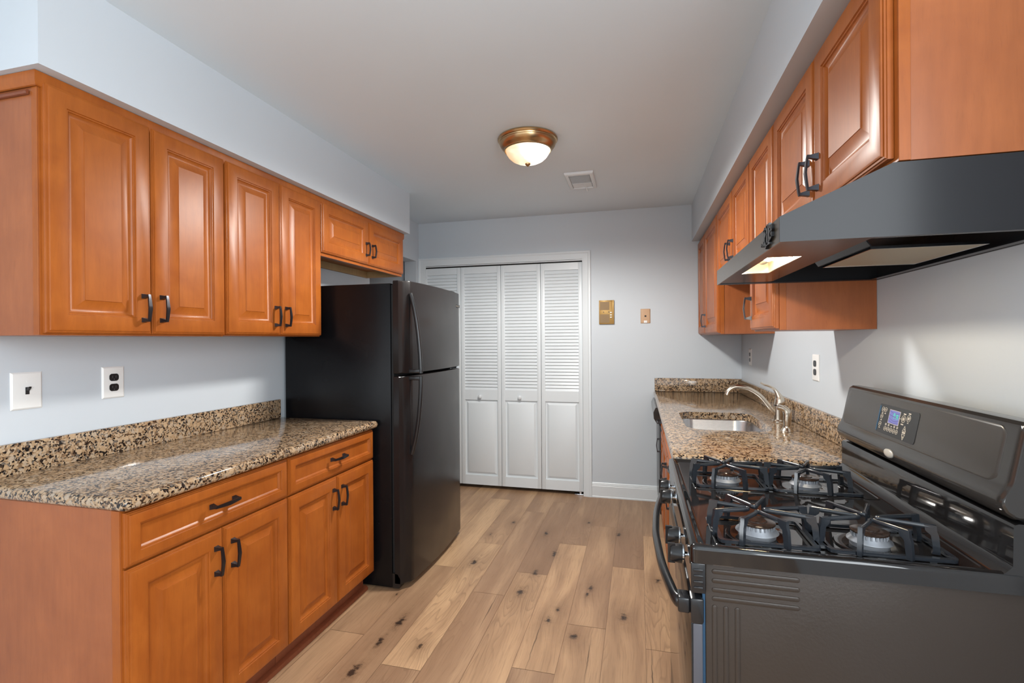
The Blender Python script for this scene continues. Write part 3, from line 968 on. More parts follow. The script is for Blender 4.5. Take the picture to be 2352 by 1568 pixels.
# folded rim round the mouth
b = NB(); box(b, .283, XR - .006, HY0 + .004, HY0 + .020, 1.538, 1.5395); box(b, .283, XR - .006, HY1 - .020, HY1 - .004, 1.538, 1.5395); box(b, XR - .030, XR - .006, HY0 + .02, HY1 - .02, 1.538, 1.5395)
obj('rim', b, M['hood'], hd, 0)
# front underside tray with the lamp opening
LX0, LX1, LY0, LY1 = .309, .384, 1.330, 1.645
b = NB(); z0, z1 = 1.540, 1.542
box(b, .283, LX0, HY0 + .02, HY1 - .02, z0, z1); box(b, LX1, .452, HY0 + .02, HY1 - .05, z0, z1)
box(b, LX0, LX1, HY0 + .02, LY0, z0, z1); box(b, LX0, LX1, LY1, HY1 - .02, z0, z1)
prism(b, [(LX1, HY1 - .05), (.452, HY1 - .05), (.444, HY1 - .034), (.425, HY1 - .022), (LX1, HY1 - .02)], 'Z', z0, z1)
box(b, .450, .452, HY0 + .02, HY1 - .05, z1, 1.600)
obj('underside_tray', b, M['hood'], hd, 0)
b = NB()
zt = 1.600
prism(b, [(LX0 - .002, z1), (LX0, z1), (LX0, 1.5940), (LX0 - .002, 1.593)], 'Y', LY0, LY1)
box(b, LX1, LX1 + .002, LY0, LY1, z1, 1.618); box(b, LX0 - .002, LX1 + .002, LY0 - .002, LY0, z1, 1.590); box(b, LX0 - .002, LX1 + .002, LY1, LY1 + .002, z1, 1.590)
prism(b, [(LX0 - .002, 1.5905), (LX1 + .002, 1.622), (LX1 + .002, 1.6245), (LX0 - .002, 1.593)], 'Y', LY0 - .002, LY1 + .002)
for y in (1.40, 1.50): box(b, LX1 - .004, LX1, y, y + .016, z1 + .006, z1 + .022)
lh = obj('lamp_housing', b, M['ivory'], hd, 0)
b = NB(); lathe(b, [(.004, -.05), (.013, -.048), (.013, -.022), (.020, -.008), (.029, .018), (.029, .030), (.021, .038), (.004, .041)], (.3455, 1.430, 1.5720), (0, -1, 0), 24)
obj('bulb', b, M['bulb'], hd, 45)
b = NB(); lathe(b, [(.016, 0), (.016, .06)], (.3455, 1.482, 1.568), (0, 1, 0), 20); obj('bulb_socket', b, M['ivory'], hd, 45)
# grease filter in its sloping holder
b = NB()
box(b, .452, XR - .006, HY0 + .02, HY1 - .02, 1.6205, 1.6225)
obj('cavity_roof', b, M['hood_dark'], hd, 0)
b = NB()
prism(b, [(.505, 1.5475), (.455, 1.6195), (.458, 1.6200), (.508, 1.5480)], 'Y', 1.27, 1.60)
obj('deflector', b, M['hood'], hd, 0)
b = NB()
box(b, .510, .726, 1.276, 1.568, 1.5415, 1.5455)
obj('grease_filter', b, M['filter'], hd, 0)
b = NB()
for a in ((.507, .729, 1.273, 1.276), (.507, .729, 1.568, 1.571), (.507, .510, 1.276, 1.568), (.726, .729, 1.276, 1.568)): box(b, a[0], a[1], a[2], a[3], 1.5405, 1.547)
obj('filter_frame', b, M['chrome'], hd, 0)
b = NB(); lathe(b, [(.07, 0), (.07, .02), (.02, .024), (.001, .024)], (.60, 1.22, 1.6200), (0, 0, -1), 24); obj('blower_inlet', b, M['black_soft'], hd, 40)
# ornate emblem on the lip
F = Frame((.2788, 1.243, 1.5435), (0, -1, 0), (0, 0, 1), (-1, 0, 0))
b = NB(); n1 = .005


def bar(u0, v0, u1, v1, w0, w1):
    d = Vector((u1 - u0, v1 - v0)); d.normalize(); q = Vector((-d.y, d.x))
    fprism(b, F, [(u0 + q.x * w0, v0 + q.y * w0), (u1 + q.x * w1, v1 + q.y * w1), (u1 - q.x * w1, v1 - q.y * w1), (u0 - q.x * w0, v0 - q.y * w0)], 0, n1)


def dia(u, v, a, c): fprism(b, F, [(u - a, v), (u, v - c), (u + a, v), (u, v + c)], 0, n1 + .001)


bar(.034, .040, .034, .014, .0055, .0065); bar(.058, .045, .058, .004, .0055, .0055); bar(.074, .047, .074, .008, .006, .005); bar(.093, .040, .093, .014, .0045, .005)
bar(.030, .012, .006, .008, .006, .001); bar(.036, .012, .050, .000, .005, .003); bar(.050, .000, .062, .007, .003, .004); bar(.062, .006, .082, .003, .004, .002); bar(.076, .010, .094, .016, .003, .004)
bar(.076, .040, .092, .036, .003, .004); bar(.044, .040, .060, .044, .003, .004); bar(.026, .036, .038, .042, .002, .004)
dia(.046, .027, .008, .006); dia(.083, .027, .007, .005); dia(.010, .010, .009, .004); dia(.050, -.001, .006, .004); dia(.098, .028, .006, .004)
obj('emblem', b, M['black'], hd, 0)
hl = bpy.data.lights.new('hood_lamp_light', 'POINT'); hl.energy = 7.2; hl.color = (1.0, 0.86, 0.66); hl.shadow_soft_size = .003
o = bpy.data.objects.new('hood_lamp_light', hl); C.objects.link(o); o.location = (.3455, 1.420, 1.5575)

# ------------------------------------------------------------------ gas range
rg = thing('gas_range', 'black gas range with raised control console beneath the hood', 'range', (.43, 1.495, 0))
RY0, RY1 = 1.114, 1.884
b = NB(); box(b, .1345, .775, RY0, RY1, .045, .8665, .003)
# embossed ribs on the near side
Fs = Frame((.1345, RY0, 0), (1, 0, 0), (0, 0, 1), (0, -1, 0))


def rib(pts, hw=.0058, hgt=.0022):
    (u0, v0), (u1, v1) = pts
    d = Vector((u1 - u0, v1 - v0)); L = d.length; d.normalize(); q = Vector((-d.y, d.x))
    def cap(rad):
        out = []
        for k in range(9):
            a = math.radians(-90 + 180 * k / 8); out.append((u1 + (d.x * math.cos(a) + q.x * math.sin(a)) * rad, v1 + (d.y * math.cos(a) + q.y * math.sin(a)) * rad))
        for k in range(9):
            a = math.radians(90 + 180 * k / 8); out.append((u0 + (d.x * math.cos(a) + q.x * math.sin(a)) * rad, v0 + (d.y * math.cos(a) + q.y * math.sin(a)) * rad))
        return out
    t = bmesh.new()
    loops(t, [[Fs(u, v, -.001) for u, v in cap(hw)], [Fs(u, v, hgt * .6) for u, v in cap(hw * .8)], [Fs(u, v, hgt) for u, v in cap(hw * .45)]]); merge(b, t)


for v in (.8480, .8285, .8090, .7905): rib([(.018, v), (.176, v - .001)])
for u in (.018, .0405, .063): rib([(u, .7720), (u, .07)])
obj('body', b, M['range_side'], rg, 30)
b = NB(); box(b, .15, .76, RY0 + .02, RY1 - .02, .0005, .0448); obj('base', b, M['black_soft'], rg, 0)
# small light tab where the top meets the side
b = NB(); box(b, .150, .190, RY0 - .004, RY0 - .0002, .8630, .8672); obj('clip', b, M['chrome'], rg, 0)
# cooktop pan
CX0, CX1, CY0, CY1 = .1045, .690, 1.100, 1.8975
b = NB(); t = bmesh.new()


def cr(ins, z, r=.014): return [(p[0], p[1], z) for p in rrect(CX0 + ins, CX1 - ins, CY0 + ins, CY1 - ins, max(.004, r - ins * .4), 5)]


loops(t, [cr(.006, .8675), cr(0, .8675), cr(0, .8695), cr(0, .8945), cr(0, .8965), (cr(.0015, .9010)), cr(.006, .9040), cr(.014, .9045), cr(.019, .9030), cr(.024, .8985), cr(.030, .8970)], True, True); merge(b, t)
obj('cooktop', b, M['gloss'], rg, 40)
# recessed outline of the burner wells
for yc in (1.212, 1.630):
    b = NB(); t = bmesh.new()
    def wl(x0, x1, y0, y1, z): return [(p[0], p[1], z) for p in rrect(x0, x1, y0, y1, .012, 4)]
    A = (.158, .642, yc - .083, yc + .100)
    loops(t, [wl(A[0], A[1], A[2], A[3], .8968), wl(A[0] + .002, A[1] - .002, A[2] + .002, A[3] - .002, .8990), wl(A[0] + .004, A[1] - .004, A[2] + .004, A[3] - .004, .8990), wl(A[0] + .006, A[1] - .006, A[2] + .006, A[3] - .006, .8968)], False, False); merge(b, t)
    obj('burner_well', b, M['gloss'], rg, 40)
# riser and console
b = NB()
prism(b, [(.6450, .8975), (.6475, .8990), (.6640, .9155), (.6652, .9190), (.6664, .9890), (.6685, .9945), (.6745, .9965), (XR - .012, .9965), (XR - .012, .8680), (.6910, .8680), (.6910, .8965)], 'Y', CY0 + .004, CY1 - .006)
obj('riser', b, M['gloss'], rg, 30)
b = NB()
CPf = [(.6720, 1.0010), (.6560, 1.0120), (.6505, 1.0220), (.6490, 1.0320), (.6520, 1.0440), (.6610, 1.0600), (.6660, 1.0720), (.6845, 1.1660), (.6880, 1.1760), (.6950, 1.1820), (.7100, 1.1830), (.7560, 1.1760), (XR - .014, 1.10), (XR - .014, 1.0010)]
Yc0, Yc1 = 1.106, 1.8935
rs = []
cxm, czm = .725, 1.09
for y, s in ((Yc0, .93), (Yc0 + .003, .97), (Yc0 + .010, .995), (Yc0 + .018, 1.0), (Yc1 - .018, 1.0), (Yc1 - .010, .995), (Yc1 - .003, .975), (Yc1, .94)):
    rs.append([(cxm + (p[0] - cxm) * s, y, czm + (p[1] - czm) * s) for p in CPf])
t = bmesh.new(); loops(t, rs); merge(b, t)
obj('console', b, M['console'], rg, 30)
# gap between riser and console
b = NB(); box(b, .690, XR - .02, CY0 + .012, CY1 - .012, .9966, 1.0009); obj('console_neck', b, M['dark_gap'], rg, 0)
# raised plateau on the console
Fc = Frame((.6660, 1.875, 1.0720), (0, -1, 0), (.0185, 0, .094), (-.094, 0, .0185))
b = NB(); t = bmesh.new()


def pl(ins, n):
    o_ = rrect(.0 + ins, .730 - ins, -.014 + ins, .1, .022, 6)
    # bow the lower edge
    return [Fc(u, (v - .012 * math.sin(math.pi * max(0, min(1, u / .73))) if v < .03 else v), n) for u, v in o_]


loops(t, [pl(0, -.004), pl(0, .0000), pl(.003, .0022), pl(.007, .0030)], False, True); merge(b, t)
obj('console_panel', b, M['console_panel'], rg, 40)
# oval badge on the chin
b = NB(); t = bmesh.new(); Fb = Frame((.6498, 1.530, 1.0300), (0, -1, 0), (0, 0, 1), (-1, 0, .12))


def ov(s, n): return [Fb(.0245 * s * math.cos(2 * math.pi * k / 28), .0115 * s * math.sin(2 * math.pi * k / 28), n) for k in range(28)]


loops(t, [ov(1, -.002), ov(1, .002), ov(.9, .0035), ov(.5, .0045)]); merge(b, t)
obj('badge', b, M['pearl'], rg, 40)
# control panel with display and keys
Fp = Frame((.6660, 1.640, 1.0720), (0, -1, 0), (.0185, 0, .094), (-.094, 0, .0185))
PWd, PHt = .205, .081
b = NB(); fprism(b, Fp, rrect(0, PWd, 0, PHt, .008, 4), .0028, .0042)
cp = obj('control_panel', b, M['black_soft'], rg, 30)
b = NB(); fbox(b, Fp, .0015, .008, .004, PHt - .006, .0042, .0048); obj('bezel', b, M['blue_film'], cp, 0)
du0, du1, dv0, dv1 = .062, .116, .034, .070
b = NB(); fbox(b, Fp, du0, du1, dv0, dv1, .0042, .0050); obj('display', b, M['display'], cp, 0)
b = NB()
for a in ((du0 - .0012, du1 + .0012, dv0 - .0012, dv0), (du0 - .0012, du1 + .0012, dv1, dv1 + .0012), (du0 - .0012, du0, dv0, dv1), (du1, du1 + .0012, dv0, dv1), (du1 + .0012, .127, .053, .0540)): fbox(b, Fp, a[0], a[1], a[2], a[3], .0042, .0052)
obj('display_frame', b, M['legend'], cp, 0)
b = NB()
for v, s in ((.066, -.004), (.056, -.003), (.047, -.006), (.040, -.005)):
    for k in range(8):
        u = du0 + k * (du1 - du0) / 8; vv = v + s * math.sin(k / 8 * 3.1)
        fbox(b, Fp, u, u + (du1 - du0) / 8, max(dv0 + .0003, vv), vv + .0009, .0050, .0051)
obj('display_streaks', b, M['display_line'], cp, 0)
b = NB()


def digit(u, v, w, h, on):
    tt = .0011
    R = {'a': (u, u + w, v + h - tt, v + h), 'g': (u, u + w, v + h / 2 - tt / 2, v + h / 2 + tt / 2), 'd': (u, u + w, v, v + tt), 'f': (u, u + tt, v + h / 2, v + h), 'b': (u + w - tt, u + w, v + h / 2, v + h), 'e': (u, u + tt, v, v + h / 2), 'c': (u + w - tt, u + w, v, v + h / 2)}
    for s in on: fbox(b, Fp, *R[s], .0050, .0054)


digit(.085, .050, .0075, .013, 'abfgd'); digit(.1000, .048, .0085, .013, 'abcefg')
obj('digits', b, M['digits'], cp, 0)


def key(u, v, r, mark=True):
    b = NB(); fring(b, Fp, u, v, r, .0010, .0042, .0050, 20, 1.0)
    if mark: fbox(b, Fp, u - r * .35, u + r * .35, v - r * .2, v + r * .2, .0042, .0048)
    return obj('button', b, M['legend'], cp, 0)


def legend(u, v, w, h):
    b = NB(); fbox(b, Fp, u - w / 2, u + w / 2, v - h / 2, v + h / 2, .0042, .0046); obj('legend_bar', b, M['legend'], cp, 0)


for u, v in ((.022, .066), (.037, .066), (.022, .046), (.020, .024)): key(u, v, .0068); legend(u, v - .0105, .007, .0024)
for k in range(5): key(.053 + k * .0155, .016, .0063); legend(.053 + k * .0155, .0262, .008, .0022); 
for k in (0, 1, 3, 4): legend(.053 + k * .0155, .0295, .008, .0018)
key(.136, .055, .0098); key(.136, .055, .0050, False); legend(.138, .0685, .012, .003); legend(.134, .0405, .012, .003)
key(.160, .060, .0090); key(.160, .060, .0045, False); legend(.161, .0725, .011, .003); legend(.159, .0478, .006, .002)
for s, v in ((1, .030), (-1, .010)):
    b = NB()
    tri = [(.143, v - s * .006), (.158, v - s * .006), (.1505, v + s * .0085)]
    for k in range(3):
        p_, q_ = tri[k], tri[(k + 1) % 3]
        d = Vector((q_[0] - p_[0], q_[1] - p_[1])).normalized(); q = Vector((-d.y, d.x)) * .0006
        fprism(b, Fp, [(p_[0] + q.x, p_[1] + q.y), (q_[0] + q.x, q_[1] + q.y), (q_[0] - q.x, q_[1] - q.y), (p_[0] - q.x, p_[1] - q.y)], .0042, .0050)
    fbox(b, Fp, .1490, .1520, v - .0025, v + .0010, .0042, .0048)
    obj('button', b, M['legend'], cp, 0)
legend(.1505, .0205, .015, .0035)
# knob panel
b = NB()
prism(b, [(.1335, .8025), (.1085, .8025), (.1055, .8080), (.1085, .8668), (.1335, .8668)], 'Y', RY0 + .001, RY1 - .001)
obj('knob_panel', b, M['gloss'], rg, 25)
b = NB()
box(b, .1050, .1335, RY0 - .012, RY0, .8030, .8665, .002)
for k in range(4): box(b, .1095, .1290, RY0 - .0142, RY0 - .011, .8115 + k * .0125, .8175 + k * .0125, .0014)
obj('end_cap', b, M['black'], rg, 30)
for y in (1.215, 1.325, 1.645, 1.758):
    b = NB()
    ax = Vector((-1, 0, .05)).normalized()
    lathe(b, [(.0220, .0110), (.0215, .0180), (.0195, .0330), (.0165, .0375), (.002, .0385)], (.1065, y, .8370), ax, 28)
    prism(b, [(y - .0042, .8155), (y + .0042, .8155), (y + .0042, .8605), (y - .0042, .8605)], 'X', .0640, .0800)
    kb = obj('knob', b, M['black'], rg, 40)
    b = NB(); lathe(b, [(.0060, .0), (.0060, .006), (.0190, .0062), (.0205, .0075), (.0205, .0108)], (.1065, y, .8370), ax, 28)
    obj('skirt', b, M['chrome'], kb, 40)
# oven door
b = NB(); box(b, .1085, .1285, RY0 - .006, RY1 + .006, .205, .7350, .003); od = obj('oven_door', b, M['grey_metal'], rg, 30)
b = NB(); box(b, .1050, .1083, RY0 - .004, RY1 + .004, .208, .7350, .001); obj('door_glass', b, M['gloss'], od, 30)
b = NB(); box(b, .1035, .1305, RY0 - .010, RY1 + .010, .7353, .7900, .005); obj('door_top_rail', b, M['black'], od, 30)
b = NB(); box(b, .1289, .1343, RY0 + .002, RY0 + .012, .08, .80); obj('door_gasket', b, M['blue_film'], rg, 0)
b = NB(); box(b, .1070, .1285, RY0 - .004, RY1 + .004, .050, .200, .004); obj('storage_drawer', b, M['black'], rg, 30)
p = smooth_path([(.1000, 1.128, .7690), (.0800, 1.132, .7690), (.0690, 1.185, .7690), (.0545, 1.300, .7690), (.0480, 1.430, .7690), (.0460, 1.500, .7690), (.0480, 1.570, .7690), (.0545, 1.690, .7690), (.0690, 1.810, .7690), (.0800, 1.862, .7690), (.1000, 1.866, .7690)], 6)
b = NB(); tube(b, p, .0105, 14, (1.0, 1.45))
box(b, .0785, .1037, 1.110, 1.150, .7530, .7860, .004); box(b, .0785, .1037, 1.848, 1.888, .7530, .7860, .004)
obj('handle', b, M['black'], od, 50)

# burners
for cx in (.255, .475):
    for cy in (1.205, 1.622):
        b = NB()
        r = .0445 if cx < .4 else .0420
        lathe(b, [(.066, -.0002), (.066, .0022), (.060, .0030), (r + .004, .0015)], (cx, cy, .8971), 'Z', 36)
        bu = obj('burner', b, M['gloss'], rg, 40)
        b = NB()
        lathe(b, [(r - .006, .000), (r - .006, .008), (r, .011), (r - .001, .013), (r - .010, .020), (r - .012, .0275)], (cx, cy, .8985), 'Z', 40)
        for k in range(24):
            a = 2 * math.pi * k / 24
            lathe(b, [(.0016, 0), (.0016, .008)], (cx + (r - .0095) * math.cos(a), cy + (r - .0095) * math.sin(a), .918), 'Z', 6)
        obj('burner_head', b, M['alu'], bu, 40)
        b = NB(); lathe(b, [(r - .014, .0), (r - .007, .001), (r - .0065, .0040), (r - .010, .0055), (r - .024, .0060), (r - .026, .0080), (.010, .0080), (.002, .0075)], (cx, cy, .9262), 'Z', 40)
        obj('burner_cap', b, M['cap'], bu, 40)

# cast grates: base frame plus four bent fingers over each burner
ZT = .9530


def finger(p0, leg0, leg1, tip, parent):
    """V finger: rises at leg0, runs to a rounded tip by the burner centre, back to leg1"""
    tipv = Vector(tip); a = Vector(leg0); c = Vector(leg1)
    mid = (a + c) / 2
    d = (tipv - mid).normalized(); s = (c - a).normalized()
    w = .0075
    pts = [(a.x, a.y, ZT)]
    q1 = tipv - d * .012 - s * w; q2 = tipv - s * (w * .6) - d * .003; q3 = tipv + s * (w * .6) - d * .003; q4 = tipv - d * .012 + s * w
    pts += [tuple(((a * .5 + q1 * .5).to_3d())[:2]) + (ZT + .0010,)]
    for q in (q1, q2): pts.append((q.x, q.y, ZT + .0015))
    pts.append((tipv.x, tipv.y, ZT + .0015))
    for q in (q3, q4): pts.append((q.x, q.y, ZT + .0015))
    pts += [((c.x + q4.x) / 2, (c.y + q4.y) / 2, ZT + .0010), (c.x, c.y, ZT)]
    b = NB(); tube(b, pts, .0042, 8, (1.0, 1.25))
    for L in (a, c):
        # leg plate, wide at the corner, tapering to the foot
        out = (L - tipv); out.z = 0; out.normalize()
        rr = []
        for z, wd, off in ((ZT + .0045, .016, .0), (ZT - .008, .015, .001), (ZT - .016, .009, .004), (.9070, .0075, .006), (.8995, .010, .006)):
            cc = Vector((L.x, L.y, z)) + out * off
            sd = Vector((-out.y, out.x, 0))
            in0 = cc - out * wd; in1 = cc + out * .004
            rr.append([in0 - sd * .0042, in1 - sd * .0042, in1 + sd * .0042, in0 + sd * .0042])
        t = bmesh.new(); loops(t, rr); merge(b, t)
    obj('finger', b, M['iron'], parent, 45)


for yc, lab in ((1.216, 'black cast grate over the two burners closest to the range side panel'), (1.634, 'black cast grate over the two burners beside the granite counter')):
    g = thing('burner_grate', lab, 'grate', (.372, yc, .8972), 'cast grates on the range')
    y0, y1 = yc - .076, yc + .090
    b = NB()
    for x0, x1 in ((.166, .366), (.378, .606)):
        xe0 = x0; xe1 = x1
        tt = bmesh.new()
        o1 = rrect(xe0, xe1, y0, y1, .014, 4); i1 = rrect(xe0 + .010, xe1 - .010, y0 + .010, y1 - .010, .008, 4)
        loops(tt, [[(p[0], p[1], .8995) for p in o1], [(p[0], p[1], .9065) for p in o1], [(p[0], p[1], .9065) for p in i1], [(p[0], p[1], .8995) for p in i1], [(p[0], p[1], .8995) for p in o1]], False, False)
        bmesh.ops.remove_doubles(tt, verts=tt.verts[:], dist=1e-6)
        merge(b, tt)
    box(b, .362, .382, y0 + .02, y0 + .05, .8995, .9065); box(b, .362, .382, y1 - .05, y1 - .02, .8995, .9065)
    for x in (.185, .56):
        for y in (y0 + .005, y1 - .005): box(b, x - .006, x + .006, y - .004, y + .004, .8972, .8996)
    obj('frame', b, M['iron'], g, 40)
    for k, (xa, xb) in enumerate(((.166, .364), (.380, .582))):
        cx = .255 if k == 0 else .475; ty = yc - .003
        e = .0165
        ya_, yb_ = yc - .030, yc + .037
        finger(None, (xa, ya_, 0), (xa, yb_, 0), (cx - e, ty, 0), g)
        finger(None, (xb, ya_, 0), (xb, yb_, 0), (cx + e, ty, 0), g)
        finger(None, (cx - .040, y0 + .002, 0), (cx + .042, y0 + .002, 0), (cx, ty - e, 0), g)
        finger(None, (cx - .044, y1 - .002, 0), (cx + .036, y1 - .002, 0), (cx, ty + e, 0), g)

# ------------------------------------------------------------------ refrigerator
fr = thing('refrigerator', 'black top freezer refrigerator next to the white closet doors', 'refrigerator', (-1.6, 2.81, 0))
FY0, FY1 = 2.396, 3.236
b = NB(); box(b, -1.958, -1.293, FY0, FY1, .012, 1.653, .004)
obj('body', b, M['fridge_side'], fr, 30)
b = NB(); box(b, -1.2925, -1.280, FY0 + .010, FY1 - .010, .09, 1.645); obj('door_gasket', b, M['dark_gap'], fr, 0)


def fdoor(z0, z1):
    # plan outline: bowed front with softened edges
    o_ = [(-1.278, FY1 - .001), (-1.278, FY0 + .001), (-1.247, FY0 + .001), (-1.2440, FY0 + .004), (-1.2380, FY0 + .018), (-1.2240, FY0 + .036), (-1.2090, FY0 + .050), (-1.2030, FY0 + .062)]
    for k in range(13):
        f = k / 12; y = FY0 + .08 + f * (FY1 - FY0 - .16)
        o_.append((-1.2005 + .016 * (1 - (2 * f - 1) ** 2), y))
    o_ += [(-1.2030, FY1 - .055), (-1.2060, FY1 - .030), (-1.2120, FY1 - .014), (-1.2240, FY1 - .004), (-1.2400, FY1 - .001)]
    b = NB(); t = bmesh.new()
    cx, cy = -1.245, (FY0 + FY1) / 2
    def sc(d): return [(p[0] - (d if p[0] > -1.27 else 0), p[1] + (d if p[1] < FY0 + .05 else -d if p[1] > FY1 - .05 else 0)) for p in o_]
    loops(t, [[(p[0], p[1], z) for p in sc(d)] for d, z in ((.006, z0), (.002, z0 + .002), (0, z0 + .006), (0, z1 - .006), (.002, z1 - .002), (.006, z1))]); merge(b, t)
    return b


ZM = 1.158
fd = obj('freezer_door', fdoor(ZM + .007, 1.668), M['fridge_door'], fr, 28)
rd = obj('lower_door', fdoor(.030, ZM - .007), M['fridge_door'], fr, 28)
HYc = 2.452
for par, zs in ((fd, [(-1.2020, 1.600), (-1.1925, 1.570), (-1.1760, 1.500), (-1.1600, 1.400), (-1.1490, 1.290), (-1.1440, 1.200), (-1.1435, ZM + .008)]), (rd, [(-1.1435, ZM - .008), (-1.1440, 1.090), (-1.1490, 1.010), (-1.1600, .905), (-1.1760, .815), (-1.1925, .752), (-1.2020, .725)])):
    b = NB()
    p = smooth_path([(x, HYc, z) for x, z in zs], 6)
    tube(b, p, .0100, 14, (1.15, 1.0), (0, 1, 0))
    # stand-off where the two handles meet
    ze = ZM + .008 if par is fd else ZM - .030
    box(b, -1.2120, -1.1440, HYc - .009, HYc + .009, ze, ze + .022, .003)
    obj('handle', b, M['black'], par, 50)
# maker's plate with its lettering
b = NB(); box(b, -1.2015, -1.1985, 3.130, 3.205, 1.566, 1.586, .001)
bd = obj('badge', b, M['black'], fd, 30)


def text_mesh(name, s, size, F, mat, parent, depth=.0006):
    cu = bpy.data.curves.new(name, 'FONT'); cu.body = s; cu.size = size; cu.extrude = depth; cu.resolution_u = 2
    to = bpy.data.objects.new(name + '_src', cu); C.objects.link(to)
    dg = bpy.context.evaluated_depsgraph_get(); dg.update()
    me = bpy.data.meshes.new_from_object(to.evaluated_get(dg))
    bpy.data.objects.remove(to, do_unlink=True)
    bm = bmesh.new(); bm.from_mesh(me); bpy.data.meshes.remove(me)
    for v in bm.verts: v.co = F(v.co.x, v.co.y, v.co.z)
    return obj(name, bm, mat, parent, 0, recalc=False)


text_mesh('lettering', 'FRIGIDAIRE', .0115, Frame((-1.1984, 3.134, 1.572), (0, 1, 0), (0, 0, 1), (1, 0, 0)), M['nickel'], bd)
b = NB(); box(b, -1.29, -1.245, FY1 - .07, FY1 - .005, 1.669, 1.684, .003); obj('hinge_cover', b, M['black'], fr, 30)
b = NB(); box(b, -1.2790, -1.215, FY1 - .055, FY1 - .004, ZM - .0055, ZM + .0055, .001); obj('hinge', b, M['chrome'], fr, 0)
b = NB(); box(b, -1.2920, -1.262, FY0 + .02, FY1 - .02, .012, .085); obj('base_grille', b, M['black_soft'], fr, 0)
for y0 in (FY0 + .001, FY1 - .055):
    b = NB(); prism(b, [(-1.292, .012), (-1.252, .012), (-1.246, .030), (-1.247, .062), (-1.262, .086), (-1.292, .090)], 'Y', y0, y0 + .054)
    obj('foot_cover', b, M['black'], fr, 30)
for x in (-1.90, -1.33):
    for y in (FY0 + .06, FY1 - .06):
        b = NB(); lathe(b, [(.016, .0005), (.016, .013)], (x, y, 0), 'Z', 14); obj('foot', b, M['black_soft'], fr, 40)

# ------------------------------------------------------------------ wall plates


def wall_frame(x, y, z, face):
    """frame on a side wall looking along face (+1 = faces +X), u to the viewer's right"""
    if face > 0: return Frame((x, y, z), (0, 1, 0), (0, 0, 1), (1, 0, 0))
    if face < 0: return Frame((x, y, z), (0, -1, 0), (0, 0, 1), (-1, 0, 0))
    return Frame((x, y, z), (1, 0, 0), (0, 0, 1), (0, -1, 0))


def plate_mesh(F, w, h, d=.006):
    b = NB(); t = bmesh.new()
    def L(i, n): return [F(u, v, n) for u, v in ((-w / 2 + i, -h / 2 + i), (w / 2 - i, -h / 2 + i), (w / 2 - i, h / 2 - i), (-w / 2 + i, h / 2 - i))]
    loops(t, [L(0, .0002), L(0, .002), L(.005, d), L(.007, d + .0004)]); merge(b, t)
    return b


def outlet(F, label, w=.084, h=.122, loc=None):
    t = thing('outlet', label, 'outlet', F.O, 'duplex outlets on the kitchen walls')
    obj('plate', plate_mesh(F, w, h), M['plate'], t, 20)
    for v in (-.0195, .0195):
        b = NB()
        o_ = []
        for k in range(24):
            a = 2 * math.pi * k / 24
            o_.append((max(-.0172, min(.0172, .0185 * math.cos(a))), v + max(-.0140, min(.0140, .0172 * math.sin(a)))))
        fprism(b, F, o_, .0055, .0085)
        s = obj('socket', b, M['black'], t, 30)
        b = NB()
        for u in (-.0065, .0065): fbox(b, F, u - .0011, u + .0011, v - .002, v + .0065, .0082, .0088)
        lathe(b, [(.0022, 0), (.0022, .0006)], F(0, v - .0075, .0083), F.N, 10)
        obj('slots', b, M['grey_metal'], s, 0)
    b = NB(); lathe(b, [(.0028, 0), (.0024, .0008)], F(0, 0, .0062), F.N, 12); obj('screw', b, M['plate'], t, 0)
    return t


outlet(wall_frame(XL, 1.4635, 1.1885, 1), 'white duplex outlet above the counter beside the refrigerator')
outlet(wall_frame(XR, 2.531, 1.205, -1), 'white duplex outlet on the wall between faucet and stove console')
outlet(wall_frame(XR, 3.895, 1.206, -1), 'white duplex outlet in the shaded wall corner behind the sink')
F = wall_frame(XL, 1.184, 1.184, 1)
sw = thing('light_switch', 'white wall plate with a single black toggle near the counter end', 'light switch', F.O)
obj('plate', plate_mesh(F, .088, .124), M['plate'], sw, 20)
b = NB(); fbox(b, F, -.0055, .0055, -.012, .012, .0055, .0072); tg = obj('toggle_slot', b, M['black_soft'], sw, 0)
b = NB(); t = bmesh.new(); loops(t, [[F(u, v, n) for u, v in ((-.0042, .0 - .003), (.0042, -.003), (.0042, .006), (-.0042, .006))] for n in (.0070,)] + [[F(u, v, .020) for u, v in ((-.0036, .009), (.0036, .009), (.0036, .014), (-.0036, .014))]]); merge(b, t)
obj('toggle', b, M['black'], sw, 0)
for v in (-.030, .030):
    b = NB(); lathe(b, [(.0028, 0), (.0024, .0009)], F(0, v, .0062), F.N, 12); obj('screw', b, M['plate'], sw, 0)

# intercom
F = wall_frame(-.2605, YB, 1.5725, 0)
ic = thing('intercom', 'old gold coloured intercom panel on the back wall beside closet casing', 'intercom', F.O)
b = NB(); fbox(b, F, -.0625, .0625, -.1005, .1005, .0003, .018, .002); obj('case', b, M['intercom'], ic, 30)
b = NB()
fbox(b, F, -.056, .024, .018, .088, .018, .0195)
for k in range(12): fbox(b, F, -.053 + k * .0064, -.0505 + k * .0064, .020, .086, .0195, .0205)
obj('upper_grille', b, M['intercom_grille'], ic, 0)
b = NB(); fbox(b, F, -.056, .024, -.090, -.018, .018, .0195); fring(b, F, -.016, -.053, .031, .003, .0195, .0205, 28); fring(b, F, -.016, -.053, .023, .003, .0195, .0205, 28); fring(b, F, -.016, -.053, .015, .003, .0195, .0205, 28)
obj('speaker_grille', b, M['intercom_grille'], ic, 0)
b = NB(); fbox(b, F, .052, .0605, -.099, .099, .018, .022, .001); fbox(b, F, -.0615, .052, .091, .099, .018, .021, .001); obj('rim', b, M['intercom'], ic, 30)
